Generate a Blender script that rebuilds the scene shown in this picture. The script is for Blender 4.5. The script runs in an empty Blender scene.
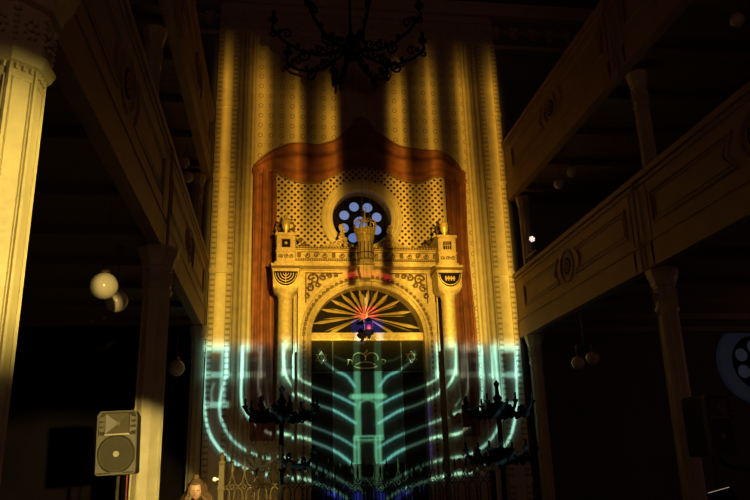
import bpy, math, random
import numpy as np
from mathutils import Vector, Matrix
random.seed(4)
PI = math.pi
sc = bpy.context.scene
col = sc.collection

# ------------------------------------------------------------------ camera
F = 714.0
def _v(a, b, c): return Vector((a, b, c)).normalized()
Yc = _v(275-375, -(470-250), -F)
Zc = _v(310-375, 2350, -F)
Zc = (Zc - Yc*Yc.dot(Zc)).normalized()
Xc = Yc.cross(Zc)
Rm = Matrix((Xc, Yc, Zc))              # camera -> world
EYE = Vector((0, 0, 1.6))
cam = bpy.data.objects.new('camera', bpy.data.cameras.new('camera'))
col.objects.link(cam)
cam.matrix_world = Matrix.Translation(EYE) @ Rm.to_4x4()
cam.data.sensor_width = 36
cam.data.lens = F/750*36
cam.data.clip_start = .05
sc.camera = cam
def at(px, py, Y=None, X=None):
    d = Rm @ Vector(((px-375)/F, -(py-250)/F, -1))
    t = Y/d.y if Y is not None else X/d.x
    return EYE + d*t

# ------------------------------------------------------------------ materials
def new_mat(name):
    m = bpy.data.materials.new(name); m.use_nodes = True
    nt = m.node_tree
    return m, nt, nt.nodes['Principled BSDF']
class N:
    """small maths helper on a node tree"""
    def __init__(s, nt): s.nt = nt
    def node(s, t, **k):
        n = s.nt.nodes.new(t)
        for a, b in k.items(): setattr(n, a, b)
        return n
    def m(s, op, a, b=0.0, c=0.0):
        n = s.node('ShaderNodeMath', operation=op)
        for i, v in enumerate((a, b, c)):
            if i >= len(n.inputs): break
            if isinstance(v, (int, float)): n.inputs[i].default_value = v
            else: s.nt.links.new(v, n.inputs[i])
        return n.outputs[0]
    def mix(s, f, c1, c2):
        n = s.node('ShaderNodeMix', data_type='RGBA')
        if isinstance(f, (int, float)): n.inputs[0].default_value = f
        else: s.nt.links.new(f, n.inputs[0])
        for i, c in ((6, c1), (7, c2)):
            if isinstance(c, tuple): n.inputs[i].default_value = (*c[:3], 1)
            else: s.nt.links.new(c, n.inputs[i])
        return n.outputs[2]
    def noise(s, scale, detail=4, vec=None):
        n = s.node('ShaderNodeTexNoise'); n.inputs['Scale'].default_value = scale; n.inputs['Detail'].default_value = detail
        if vec: s.nt.links.new(vec, n.inputs['Vector'])
        return n.outputs['Fac']
    def pos(s):
        g = s.node('ShaderNodeNewGeometry'); x = s.node('ShaderNodeSeparateXYZ'); s.nt.links.new(g.outputs['Position'], x.inputs[0])
        return x.outputs[0], x.outputs[1], x.outputs[2], g.outputs['Position']
    def bump(s, h, strength, dist, bs):
        b = s.node('ShaderNodeBump'); b.inputs['Strength'].default_value = strength; b.inputs['Distance'].default_value = dist
        s.nt.links.new(h, b.inputs['Height']); s.nt.links.new(b.outputs[0], bs.inputs['Normal'])
def mat(name, c, rough=.6, metal=0, var=.18, scale=6, bump=.0, dark=None):
    m, nt, bs = new_mat(name); n = N(nt)
    p = n.pos()[3]
    f = n.noise(scale, 5, p)
    d = dark or tuple(x*(1-var*1.6) for x in c)
    l = tuple(min(1, x*(1+var)) for x in c)
    nt.links.new(n.mix(f, d, l), bs.inputs['Base Color'])
    bs.inputs['Roughness'].default_value = rough; bs.inputs['Metallic'].default_value = metal
    if bump: n.bump(n.noise(scale*5, 4, p), bump, .02, bs)
    if max(c) < .06: bs.inputs['Specular IOR Level'].default_value = .06
    return m
def emit(name, c, s):
    m, nt, bs = new_mat(name)
    n = N(nt); f = n.noise(7, 2, n.pos()[3])
    bs.inputs['Base Color'].default_value = (*c, 1)
    nt.links.new(n.mix(f, tuple(x*.75 for x in c), c), bs.inputs['Emission Color'])
    bs.inputs['Emission Strength'].default_value = s
    return m
M = {}
M['plaster'] = mat('cream plaster', (.62, .50, .33), .75, bump=.15)
M['stone'] = mat('pale stone moulding', (.70, .58, .38), .55, bump=.15)
M['gilt'] = mat('gilded stucco', (.68, .50, .26), .38, .15, .42, 14, .6)
M['gold'] = mat('burnished gold', (.88, .64, .26), .3, .35, .2, 12, .2)
M['bronze'] = mat('dark gilded relief', (.17, .10, .04), .45, .3, .5, 20, .4)
M['dark'] = mat('dark recess', (.014, .010, .008), .7)
M['iron'] = mat('black wrought iron', (.006, .0055, .005), .85, 0, .3, 20, .2)
M['fence'] = mat('iron painted ochre', (.038, .030, .012), .6, 0, .3, 20, .2)
M['rail'] = mat('brown painted wood', (.27, .165, .11), .6, 0, .2, 3, .2)
M['column'] = mat('painted cast iron', (.50, .43, .24), .5, 0, .22, 4, .25)
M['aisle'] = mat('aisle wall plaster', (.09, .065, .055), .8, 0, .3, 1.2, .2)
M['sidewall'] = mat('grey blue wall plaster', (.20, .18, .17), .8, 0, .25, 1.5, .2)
M['red'] = mat('russet velvet', (.32, .11, .055), .8, 0, .5, 5, .5)
M['fringe'] = mat('dull gold trim cord', (.32, .19, .07), .6, 0, .3, 20, .3)
M['door_dark'] = mat('black door panel', (.032, .026, .006), .4, 0, .3, 5)
M['velvet'] = mat('grey green ark curtain', (.15, .22, .15), .7, 0, .15, 8)
M['globe'] = mat('opal glass globe', (.78, .72, .52), .18, 0, .05, 6)
M['globe_grey'] = mat('grey opal glass globe', (.50, .46, .38), .35, 0, .1, 6)  # darker, greyer opal with a rougher surface
M['cabinet'] = mat('black plastic cabinet', (.045, .038, .022), .5, 0, .2, 30, .3)
M['horn'] = mat('moulded grey plastic', (.085, .072, .04), .4, 0, .1, 10)
M['cone'] = mat('woofer paper', (.052, .044, .025), .55, 0, .1, 20)
M['badge'] = mat('silver badge', (.38, .34, .24), .3, .3)
M['black'] = mat('black cloth and plastic', (.02, .018, .016), .7)
M['skin'] = mat('skin', (.52, .31, .19), .5, 0, .06, 20)
M['hair'] = mat('brown hair', (.13, .07, .03), .5, 0, .5, 40, .4)
M['coat'] = mat('dark brown coat', (.05, .035, .02), .85, 0, .3, 8, .3)
M['window_lit'] = emit('blue window glass at dusk', (.14, .22, .52), .9)
M['window_dim'] = emit('dim window glass', (.10, .12, .18), .10)
M['lamp_white'] = emit('white star lamp', (1, .78, .68), 1.6)
M['ner'] = emit('red eternal light glass', (.7, .04, .03), .12)
M['underwall'] = mat('wall with gallery shade in colour', (.010, .007, .006), .85, 0, .4, 2, .2)  # wall colour blackened to stand for the shade under the galleries
M['groove'] = mat('ochre with groove shade', (.40, .31, .17), .7, 0, .3, 6)  # shade between notches and reeds, put into a darker ground colour
M['winring'] = emit('window surround with dusk glow', (.08, .10, .17), .055)  # ring around the rose window; its dusk light is put in as emission

# wall with rings and fine diaper
def ring_wall():
    m, nt, bs = new_mat('stencilled plaster with rings'); n = N(nt)
    x, y, z, p = n.pos()
    u = n.m('SUBTRACT', n.m('FRACT', n.m('DIVIDE', n.m('ADD', x, 10.06), .256)), .5)
    v = n.m('SUBTRACT', n.m('FRACT', n.m('DIVIDE', n.m('ADD', z, 10.03), .268)), .5)
    d = n.m('SQRT', n.m('ADD', n.m('MULTIPLY', u, u), n.m('MULTIPLY', v, v)))
    ring = n.m('LESS_THAN', n.m('ABSOLUTE', n.m('SUBTRACT', d, .19)), .055)
    a = n.m('FRACT', n.m('DIVIDE', n.m('ADD', n.m('ADD', x, z), 30), .043))
    b = n.m('FRACT', n.m('DIVIDE', n.m('ADD', n.m('SUBTRACT', x, z), 30), .043))
    di = n.m('MULTIPLY', n.m('GREATER_THAN', a, .6), n.m('GREATER_THAN', b, .4))
    di2 = n.m('MULTIPLY', di, n.m('GREATER_THAN', d, .30))
    c = n.mix(n.noise(3, 4, p), (.54, .43, .27), (.70, .57, .37))
    c = n.mix(n.m('MULTIPLY', di2, .7), c, (.26, .19, .10))
    c = n.mix(n.m('MULTIPLY', ring, .75), c, (.20, .15, .07))
    nt.links.new(c, bs.inputs['Base Color']); bs.inputs['Roughness'].default_value = .7
    n.bump(n.m('ADD', ring, n.m('MULTIPLY', di2, .4)), .3, .004, bs)
    return m
M['rings'] = ring_wall()
def lattice():
    m, nt, bs = new_mat('gilded lattice with dark openings'); n = N(nt)
    x, y, z, p = n.pos()
    def dist(ox):
        u = n.m('SUBTRACT', n.m('FRACT', n.m('DIVIDE', n.m('ADD', x, 10+ox*.155), .155)), .5)
        v = n.m('SUBTRACT', n.m('FRACT', n.m('DIVIDE', n.m('ADD', z, 10+ox*.158), .158)), .5)
        return n.m('SQRT', n.m('ADD', n.m('MULTIPLY', u, u), n.m('MULTIPLY', v, v)))
    d = n.m('MINIMUM', dist(0), dist(.5))
    hole = n.m('LESS_THAN', d, .205)
    c = n.mix(n.noise(6, 4, p), (.62, .46, .24), (.80, .62, .36))
    c = n.mix(hole, c, (.035, .02, .01))
    nt.links.new(c, bs.inputs['Base Color']); bs.inputs['Roughness'].default_value = .6; bs.inputs['Specular IOR Level'].default_value = .15
    n.bump(n.m('MINIMUM', d, .3), .8, .08, bs)
    return m
M['lattice'] = lattice()
def planks(name, c1, c2, w, axis=0):
    m, nt, bs = new_mat(name); n = N(nt)
    P = n.pos()
    f = n.m('FRACT', n.m('DIVIDE', n.m('ADD', P[axis], 50), w))
    g = n.m('LESS_THAN', f, .07)
    c = n.mix(n.noise(2.5, 4, P[3]), c1, c2)
    c = n.mix(g, c, tuple(x*.25 for x in c1))
    nt.links.new(c, bs.inputs['Base Color']); bs.inputs['Roughness'].default_value = .7
    n.bump(g, .6, -.02, bs)
    return m
M['soffit'] = planks('soffit boards', (.12, .08, .06), (.20, .13, .09), .22, 1)
M['floor'] = planks('dark floor boards', (.07, .045, .03), (.11, .075, .05), .14, 0)
M['ceil'] = planks('dark coffered ceiling', (.10, .06, .05), (.15, .09, .075), .5, 1)

# ------------------------------------------------------------------ mesh builder
WL = {}     # world location of parents
class MB:
    def __init__(s): s.v = []; s.f = []
    def add(s, vs, fs):
        o = len(s.v); s.v += [tuple(q) for q in vs]; s.f += [tuple(i+o for i in f) for f in fs]; return s
    def box(s, x0, x1, y0, y1, z0, z1):
        vs = [(x, y, z) for x in (x0, x1) for y in (y0, y1) for z in (z0, z1)]
        return s.add(vs, [(0,1,3,2),(4,6,7,5),(0,4,5,1),(2,3,7,6),(0,2,6,4),(1,5,7,3)])
    def xz(s, poly, y0, y1):      # polygon in xz extruded along y
        n = len(poly)
        vs = [(x, y0, z) for x, z in poly]+[(x, y1, z) for x, z in poly]
        return s.add(vs, [tuple(range(n)), tuple(range(2*n-1, n-1, -1))]+[(i, (i+1) % n, n+(i+1) % n, n+i) for i in range(n)])
    def yz(s, poly, x0, x1):
        n = len(poly)
        vs = [(x0, y, z) for y, z in poly]+[(x1, y, z) for y, z in poly]
        return s.add(vs, [tuple(range(n)), tuple(range(2*n-1, n-1, -1))]+[(i, (i+1) % n, n+(i+1) % n, n+i) for i in range(n)])
    def strip(s, A, B, y0, y1):   # solid between two xz polylines A and B
        n = len(A)
        vs = [(x, y, z) for y in (y0, y1) for L in (A, B) for x, z in L]
        fs = []
        for i in range(n-1):
            fs += [(i, i+1, n+i+1, n+i), (2*n+i, 3*n+i, 3*n+i+1, 2*n+i+1), (i, 2*n+i, 2*n+i+1, i+1), (n+i, n+i+1, 3*n+i+1, 3*n+i)]
        fs += [(0, n, 3*n, 2*n), (n-1, 3*n-1, 4*n-1, 2*n-1)]
        return s.add(vs, fs)
    def lathe(s, prof, c, seg=16, rot=0, ax='z', sx=1, sy=1):
        vs = []
        for r, h in prof:
            for k in range(seg):
                a = rot+2*PI*k/seg
                p = (r*math.cos(a)*sx, r*math.sin(a)*sy, h)
                if ax == 'y': p = (p[0], h, p[1])
                if ax == 'x': p = (h, p[0], p[1])
                vs.append((c[0]+p[0], c[1]+p[1], c[2]+p[2]))
        fs = [(i*seg+k, i*seg+(k+1) % seg, (i+1)*seg+(k+1) % seg, (i+1)*seg+k) for i in range(len(prof)-1) for k in range(seg)]
        fs += [tuple(range(seg))[::-1], tuple(range((len(prof)-1)*seg, len(prof)*seg))]
        return s.add(vs, fs)
    def ball(s, c, r, seg=16, rings=9, sx=1, sy=1, sz=1):
        prof = [(max(.001, r*math.sin(PI*i/rings)), -r*sz*math.cos(PI*i/rings)) for i in range(rings+1)]
        return s.lathe(prof, c, seg, sx=sx, sy=sy)
    def tube(s, path, r, seg=6, closed=False):
        P = [Vector(p) for p in path]; n = len(P)
        rs = r if isinstance(r, (list, tuple)) else [r]*n
        vs = []; up = None
        for i in range(n):
            a = P[(i-1) % n] if closed or i else P[0]
            b = P[(i+1) % n] if closed or i < n-1 else P[-1]
            t = (b-a)
            if t.length < 1e-9: t = Vector((0, 0, 1))
            t.normalize()
            if up is None: up = t.orthogonal().normalized()
            up = (up - t*up.dot(t))
            up = up.normalized() if up.length > 1e-6 else t.orthogonal().normalized()
            w = t.cross(up)
            for k in range(seg):
                q = P[i]+(up*math.cos(2*PI*k/seg)+w*math.sin(2*PI*k/seg))*rs[i]
                vs.append(q)
        m = n if closed else n-1
        fs = [(i*seg+k, i*seg+(k+1) % seg, ((i+1) % n)*seg+(k+1) % seg, ((i+1) % n)*seg+k) for i in range(m) for k in range(seg)]
        if not closed: fs += [tuple(range(seg))[::-1], tuple(range((n-1)*seg, n*seg))]
        return s.add(vs, fs)
    def grid(s, nu, nv, fn, thick=None):
        vs = [fn(i/(nu-1), j/(nv-1)) for j in range(nv) for i in range(nu)]
        fs = [(j*nu+i, j*nu+i+1, (j+1)*nu+i+1, (j+1)*nu+i) for j in range(nv-1) for i in range(nu-1)]
        if thick:
            m = len(vs); vs += [(x, y+thick, z) for x, y, z in vs]
            fs += [tuple(q+m for q in f[::-1]) for f in fs]
            edge = [i for i in range(nu)]+[j*nu+nu-1 for j in range(1, nv)]+[(nv-1)*nu+i for i in range(nu-2, -1, -1)]+[j*nu for j in range(nv-2, 0, -1)]
            fs += [(edge[k], edge[(k+1) % len(edge)], edge[(k+1) % len(edge)]+m, edge[k]+m) for k in range(len(edge))]
        return s.add(vs, fs)
    def rotz(s, a, c=(0, 0)):
        ca, sa = math.cos(a), math.sin(a)
        s.v = [(c[0]+(x-c[0])*ca-(y-c[1])*sa, c[1]+(x-c[0])*sa+(y-c[1])*ca, z) for x, y, z in s.v]; return s
    def build(s, name, m, parent=None, smooth=False, bevel=0):
        off = WL.get(parent.name, Vector((0, 0, 0))) if parent else Vector((0, 0, 0))
        me = bpy.data.meshes.new(name)
        me.from_pydata([(x-off.x, y-off.y, z-off.z) for x, y, z in s.v], [], s.f)
        import bmesh
        b = bmesh.new(); b.from_mesh(me); bmesh.ops.recalc_face_normals(b, faces=b.faces); b.to_mesh(me); b.free()
        me.materials.append(m)
        if smooth:
            for p in me.polygons: p.use_smooth = True
            if len(me.polygons): me.set_sharp_from_angle(angle=math.radians(40))
        o = bpy.data.objects.new(name, me); col.objects.link(o)
        if parent: o.parent = parent
        WL[o.name] = off
        if bevel:
            md = o.modifiers.new('bevel', 'BEVEL'); md.width = bevel; md.segments = 2
        return o
def thing(name, label, cat, loc, group=None):
    o = bpy.data.objects.new(name, None); col.objects.link(o); o.location = loc; o.empty_display_size = .1
    o['label'] = label; o['category'] = cat
    if group: o['group'] = group
    WL[o.name] = Vector(loc)
    return o
def tag(o, label, cat, group=None):
    o['label'] = label; o['category'] = cat
    if group: o['group'] = group
    return o
def struct(name, mb, m, smooth=False, parent=None):
    o = mb.build(name, m, parent, smooth)
    if not parent: o['kind'] = 'structure'
    return o
def dup(root, loc, label=None, group=None):
    r = root.copy(); col.objects.link(r); r.location = loc
    if label: r['label'] = label
    if group: r['group'] = group
    for ch in list(root.children):
        c = ch.copy(); col.objects.link(c); c.parent = r
        for g in list(ch.children):
            d = g.copy(); col.objects.link(d); d.parent = c
    return r
def arc(cx, cz, a, b, t0, t1, n=24):
    return [(cx+a*math.cos(t0+(t1-t0)*i/(n-1)), cz+b*math.sin(t0+(t1-t0)*i/(n-1))) for i in range(n)]
def spiral(cx, cz, r0, r1, a0, turns, n=22, y=0):
    return [(cx+(r0+(r1-r0)*i/(n-1))*math.cos(a0+2*PI*turns*i/(n-1)), y, cz+(r0+(r1-r0)*i/(n-1))*math.sin(a0+2*PI*turns*i/(n-1))) for i in range(n)]
def star6(cx, cz, r, y, rr):
    mb = MB()
    for k in (0, 1):
        p = [(cx+r*math.sin(PI*k+2*PI*i/3), y, cz+r*math.cos(PI*k+2*PI*i/3)) for i in range(3)]
        mb.tube(p, rr, 4, True)
    return mb

# ------------------------------------------------------------------ the shell
D = 16.0
XL, XR = -1.6, 5.6              # gallery fronts
OL, OR = -7.5, 12.8             # outer walls
ZC = 13.5
struct('floor', MB().box(OL, OR, -10, D+.4, -.2, 0), M['floor'])
struct('ceiling', MB().box(OL, OR, -10, D+.4, ZC, ZC+.2), M['ceil'])
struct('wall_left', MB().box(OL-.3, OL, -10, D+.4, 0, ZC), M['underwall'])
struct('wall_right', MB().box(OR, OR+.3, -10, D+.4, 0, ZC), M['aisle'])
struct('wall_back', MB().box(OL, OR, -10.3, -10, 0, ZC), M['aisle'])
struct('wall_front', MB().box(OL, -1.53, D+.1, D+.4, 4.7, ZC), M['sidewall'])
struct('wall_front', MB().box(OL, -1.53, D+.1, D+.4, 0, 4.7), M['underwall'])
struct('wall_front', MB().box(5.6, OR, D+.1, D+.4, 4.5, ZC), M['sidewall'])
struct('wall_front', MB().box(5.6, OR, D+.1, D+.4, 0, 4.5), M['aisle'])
# centre bay of the end wall with the round window opening
WX, WZ, WR = 1.97, 7.28, .71
def wall_with_hole(x0, x1, z0, z1, y0, y1, cx, cz, r, n=48):
    def rect(a):
        dx, dz = math.cos(a), math.sin(a)
        t = min(((x1-cx)/dx if dx > 1e-6 else 1e9), ((x0-cx)/dx if dx < -1e-6 else 1e9), ((z1-cz)/dz if dz > 1e-6 else 1e9), ((z0-cz)/dz if dz < -1e-6 else 1e9))
        return (cx+dx*t, cz+dz*t)
    angs = sorted([2*PI*i/n for i in range(n)]+[math.atan2(z-cz, x-cx) % (2*PI) for x in (x0, x1) for z in (z0, z1)])
    angs.append(angs[0]+2*PI)
    return MB().strip([(cx+r*math.cos(a), cz+r*math.sin(a)) for a in angs], [rect(a) for a in angs], y0, y1)
struct('wall_front', wall_with_hole(-1.53, 5.6, 0, ZC, D, D+.4, WX, WZ, WR), M['rings'])
# pilasters with notched edge bands, and the reveal mouldings next to them
def pilaster(x0, s):
    mb = MB()
    w = .52
    xa, xb = (x0, x0+w) if s > 0 else (x0-w, x0)
    mb.box(xa, xb, D-.10, D, 0, 12.2)
    o = struct('trim', mb, M['stone'])
    nb = MB()
    for e in (xa+.075, xb-.075):
        z = .5
        while z < 12.1:
            nb.box(e-.05, e+.05, D-.128, D-.1, z, z+.075); z += .125
    for z in (1.2, 5.9, 8.2, 10.1):
        nb.box(xa-.01, xb+.01, D-.14, D-.1, z, z+.1)
    nb.build('notched_band', M['stone'], o)
    gb = MB()
    for e in (xa+.075, xb-.075): gb.box(e-.062, e+.062, D-.106, D-.099, .4, 12.15)
    gb.build('band_ground', M['groove'], o)
    rb = MB()
    for k, (d0, r) in enumerate(((.06, .05), (.17, .03), (.26, .055), (.37, .035))):
        x = (xb+d0) if s > 0 else (xa-d0)
        rb.lathe([(r, 0), (r, 12.2)], (x, D-.01, 0), 12)
    rb.build('reed_moulding', M['stone'], o, True)
    xg = (xb+.005, xb+.42) if s > 0 else (xa-.42, xa-.005)
    MB().box(xg[0], xg[1], D-.012, D-.001, 0, 12.2).build('moulding_ground', M['groove'], o)
    return o
pilaster(-1.53, 1); pilaster(5.6, -1)
# scalloped frieze and cornice lines under the ceiling
fz = MB()
x = -6.8
while x < 12.2:
    for ra, dz in ((.25, 0), (.19, 0)):
        fz.tube([(px, D-.02, pz) for px, pz in arc(x+.25, 12.42, ra, ra*1.15, 0, PI, 10)], .022 if ra > .2 else .014, 5)
    for k in (-1, 0, 1):
        fz.tube([(x, D-.02, 12.58), (x+k*.1, D-.03, 12.80)], [.012, .035], 5)
    x += .5
fz.box(-1.53, 5.6, D-.06, D, 12.2, 12.3); fz.box(-1.53, 5.6, D-.06, D, 12.88, 12.98)
fz.box(OL, -1.53, D+.04, D+.1, 12.2, 12.3); fz.box(5.6, OR, D+.04, D+.1, 12.2, 12.3)
fz.box(OL, OR, D-.12, D+.1, 13.1, 13.5)
for z in (11.55, 11.7): fz.box(-.5, 4.6, D-.03, D, z, z+.03)
struct('trim', fz, M['plaster'])
# framed field of the side wall above the gallery
pf = MB()
for s, a, b in ((1, 6.0, 8.6),):
    pf.tube([(a, D+.09, 9.2), (a, D+.09, 11.9), (b+1.5, D+.09, 11.9), (b+1.5, D+.09, 9.2)], .035, 6, True)
struct('trim', pf, M['sidewall'])
# round window
w1 = struct('window_1', MB().strip(arc(WX, WZ, WR+.005, WR+.005, 0, 2*PI, 49), arc(WX, WZ, .955, .965, 0, 2*PI, 49), D-.09, D-.001), M['stone'], True)
rm = MB()
for r, t, yy in ((.94, .035, -.09), (.84, .028, -.10), (.74, .04, -.08)):
    rm.tube([(px, D+yy, pz) for px, pz in arc(WX, WZ, r, r, 0, 2*PI, 49)[:-1]], t, 8, True)
rm.build('window_frame', M['stone'], w1, True)
MB().lathe([(.70, .30), (.70, .36)], (WX, D, WZ), 40, ax='y').build('back_plate', M['dark'], w1)
tr = MB(); holes = [(WX+.43*math.cos(math.radians(a)), WZ+.43*math.sin(math.radians(a))) for a in (20, 65, 110, 155, 200, 245, 290, 335)]
for hx, hz in holes:
    tr.tube([(px, D+.25, pz) for px, pz in arc(hx, hz, .145, .145, 0, 2*PI, 20)[:-1]], .026, 6, True)
tr.tube([(px, D+.25, pz) for px, pz in arc(WX, WZ, .2, .2, 0, 2*PI, 20)[:-1]], .028, 6, True)
tr.tube([(px, D+.25, pz) for px, pz in arc(WX, WZ, .64, .64, 0, 2*PI, 40)[:-1]], .04, 6, True)
tr.build('tracery', M['dark'], w1, True)
g = MB()
for hx, hz in holes: g.lathe([(.125, .27), (.125, .285)], (hx, D, hz), 20, ax='y')
g.lathe([(.16, .27), (.16, .285)], (WX, D, WZ), 20, ax='y')
g.build('pane', M['window_lit'], w1)
# rose window in the end wall of the right aisle
RX, RZ = 11.55, 3.78
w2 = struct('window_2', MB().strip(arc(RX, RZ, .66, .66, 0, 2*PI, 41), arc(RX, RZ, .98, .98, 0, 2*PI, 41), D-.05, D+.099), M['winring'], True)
MB().lathe([(.665, .05), (.665, .09)], (RX, D, RZ), 36, ax='y').build('back_plate', M['dark'], w2)
g = MB(); t2 = MB()
for k in range(6):
    a = PI/6+k*PI/3
    g.lathe([(.17, .02), (.17, .045)], (RX+.4*math.cos(a), D, RZ+.4*math.sin(a)), 18, ax='y')
    t2.tube([(px, D+.02, pz) for px, pz in arc(RX+.4*math.cos(a), RZ+.4*math.sin(a), .18, .18, 0, 2*PI, 18)[:-1]], .02, 6, True)
g.build('pane', M['window_dim'], w2); t2.build('tracery', M['dark'], w2, True)

# lattice field behind the drapery, around the window
struct('trim', wall_with_hole(-.08, 4.0, 5.4, 8.75, D-.03, D-.001, WX, WZ, .965), M['lattice'])

# ------------------------------------------------------------------ drapery
def interp(pts, x):
    if x <= pts[0][0]: return pts[0][1]
    for (a, b), (c, d) in zip(pts, pts[1:]):
        if x <= c:
            t = (x-a)/(c-a); return b+(d-b)*t
    return pts[-1][1]
def smooth_pts(pts, n=80):
    X0, X1 = pts[0][0], pts[-1][0]
    L = [(X0+(X1-X0)*i/n, interp(pts, X0+(X1-X0)*i/n)) for i in range(n+1)]
    for _ in range(3):
        L = [L[0]]+[(L[i][0], (L[i-1][1]+2*L[i][1]+L[i+1][1])/4) for i in range(1, n)]+[L[-1]]
    return L
TOP = smooth_pts([(-.62, 8.46), (-.5, 8.68), (-.22, 8.93), (.25, 9.15), (.6, 9.16), (.93, 9.11), (1.35, 9.27), (1.72, 9.62), (2.03, 9.95), (2.3, 9.62), (2.65, 9.35), (2.96, 9.16), (3.5, 9.08), (3.96, 9.08), (4.33, 8.85), (4.5, 8.55), (4.56, 8.32)])
BOT = smooth_pts([(-.62, 8.3), (-.55, 8.3), (-.07, 8.42), (.05, 8.28), (.5, 8.12), (.93, 8.12), (1.34, 8.34), (1.6, 8.52), (1.97, 8.6), (2.4, 8.55), (2.92, 8.26), (3.41, 8.17), (3.82, 8.38), (4.0, 8.4), (4.4, 8.2), (4.56, 8.2)])
dr = thing('draped_curtain', 'russet red draped curtain with two swags and long side falls framing the ark', 'curtain', (1.97, D, 8.5))
def swag(u, v):
    x = -.62+u*5.18
    zt, zb = interp(TOP, x), interp(BOT, x)
    z = zt+(zb-zt)*v
    sag = math.sin(PI*min(1, abs(x-1.97)/2.3))
    y = D-.125-.05*math.sin(v*15+1.2*math.sin(x*2.2)) * (.3+.7*sag)-.10*math.sin(PI*v)
    return (x, y, z)
MB().grid(110, 34, swag, .02).build('swag', M['red'], dr, True)
def fall(x0, x1, z0, seed, lean):
    def fn(u, v):
        z = 8.55+(z0-8.55)*v
        w = 1+.06*math.sin(v*9+seed)
        x = x0+(x1-x0)*u*w+lean*v
        y = D-.135-.045*math.sin(u*15+seed+.5*math.sin(v*7))-.03*math.sin(u*31+v*3)
        return (x, y, z)
    return fn
MB().grid(40, 60, fall(-.60, -.08, 2.2, 0, .06), .02).build('side_fall', M['red'], dr, True)
MB().grid(40, 60, fall(4.04, 4.56, 2.2, 2, -.02), .02).build('side_fall', M['red'], dr, True)
fr = MB().tube([(x, D-.15, z) for x, z in BOT if -.05 < x < 4.02], .022, 6)
fr.build('trim_cord', M['fringe'], dr, True)
MB().tube([(x, D-.14, z) for x, z in TOP], .016, 6).build('trim_cord', M['fringe'], dr, True)
kn = MB().ball((2.0, D-.15, 9.75), .16, 14, 8, 1.3, .7, 1).tube([(2.0, D-.15, 9.7), (1.9, D-.16, 9.4), (1.86, D-.15, 9.1)], [.05, .08, .1], 8).tube([(2.0, D-.15, 9.7), (2.1, D-.16, 9.4), (2.16, D-.15, 9.1)], [.05, .08, .1], 8)
kn.build('knot', M['red'], dr, True)

# ------------------------------------------------------------------ platform in front of the ark
plat = MB().box(-1.4, 5.5, 12.6, 15.98, 0, .28).box(-1.4, 5.5, 12.9, 15.98, .28, .52)
struct('floor', plat, M['floor'])
ZF = .52

# ------------------------------------------------------------------ the ark
XA = 1.98
ark = thing('torah_ark', 'gilded Torah ark with arched doorway, two columns and a crown on top', 'ark', (XA, 15.5, ZF))
A0, B0, CZ = 1.245, 1.14, 4.33
def mir(pts): return [(2*XA-x, z) for x, z in pts]
# body with arched opening
ts = [PI*i/40 for i in range(41)]
inner = [(XA+A0*math.cos(t), CZ+B0*math.sin(t)) for t in ts]
outer = []
for t in ts:
    c, s_ = math.cos(t), math.sin(t)
    k = min(1.53/abs(c) if abs(c) > 1e-6 else 1e9, 1.62/s_ if s_ > 1e-6 else 1e9)
    outer.append((XA+k*c, CZ+k*s_))
body = MB().strip(inner, outer, 15.35, 15.97)
for sx in (-1, 1):
    a, b = sorted((XA+sx*A0, XA+sx*1.53)); body.box(a, b, 15.35, 15.97, ZF, CZ)
body.build('surround', M['gilt'], ark)
# jamb mouldings running into the archivolt
arm = MB()
for rr, tt in ((1.27, .03), (1.36, .045), (1.46, .028)):
    k = rr-A0
    path = [(XA-A0-k, 15.33, ZF)]+[(XA-A0-k, 15.33, ZF+(CZ-ZF)*i/8) for i in range(1, 8)]
    path += [(x, 15.33, z) for x, z in arc(XA, CZ, A0+k, B0+k*1.25, PI, 0, 40)]
    path += [(XA+A0+k, 15.33, CZ-(CZ-ZF)*i/8) for i in range(1, 9)]
    arm.tube(path, tt, 8)
arm.build('archivolt', M['gilt'], ark, True)
de = MB()
for i in range(37):
    t = PI*(i+.5)/37
    cx, cz = XA+(A0+.155)*math.cos(t), CZ+(B0+.19)*math.sin(t)
    de.box(cx-.037, cx+.037, 15.29, 15.36, cz-.04, cz+.04)
for sx in (-1, 1):
    z = ZF+.1
    while z < CZ-.05:
        de.box(XA+sx*(A0+.155)-.022, XA+sx*(A0+.155)+.022, 15.29, 15.36, z, z+.06); z += .115
de.tube([(x, 15.345, z) for x, z in [(XA-A0-.155, ZF+.1)]+arc(XA, CZ, A0+.155, B0+.19, PI, 0, 40)+[(XA+A0+.155, ZF+.1)]], .016, 5)
de.build('bead_row', M['bronze'], ark)
# spandrel scrolls
for sx in (-1, 1):
    sp = MB()
    for (cx, cz, r, a0, tn) in ((1.18, 5.62, .13, 0, 1.4), (.98, 5.66, .08, 2, -1.3), (1.27, 5.42, .09, 1, 1.3), (1.32, 5.24, .06, 2, -1.2), (.84, 5.69, .06, 0, 1.3), (.70, 5.715, .045, 1, 1.2), (1.10, 5.50, .06, 3, 1.2)):
        sp.tube([(XA+sx*(p[0]), 15.34, p[2]) for p in spiral(cx, cz, r, .015, a0, tn)], .023, 5)
        for q_ in range(5): sp.ball((XA+sx*(cx+r*.75*math.cos(q_*1.3)), 15.345, cz+r*.75*math.sin(q_*1.3)), r*.22, 6, 4)
    sp.tube([(XA+sx*1.36, 15.34, 5.08), (XA+sx*1.36, 15.34, 5.76), (XA+sx*.55, 15.34, 5.76)], .016, 5)
    sp.build('spandrel_scroll', M['bronze'], ark, True)
    MB().tube([(XA+sx*(A0+.33), 15.34, 4.0), (XA+sx*(A0+.33), 15.34, 5.83), (XA, 15.34, 5.83)], .022, 6).build('spandrel_frame', M['gilt'], ark)
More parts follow.
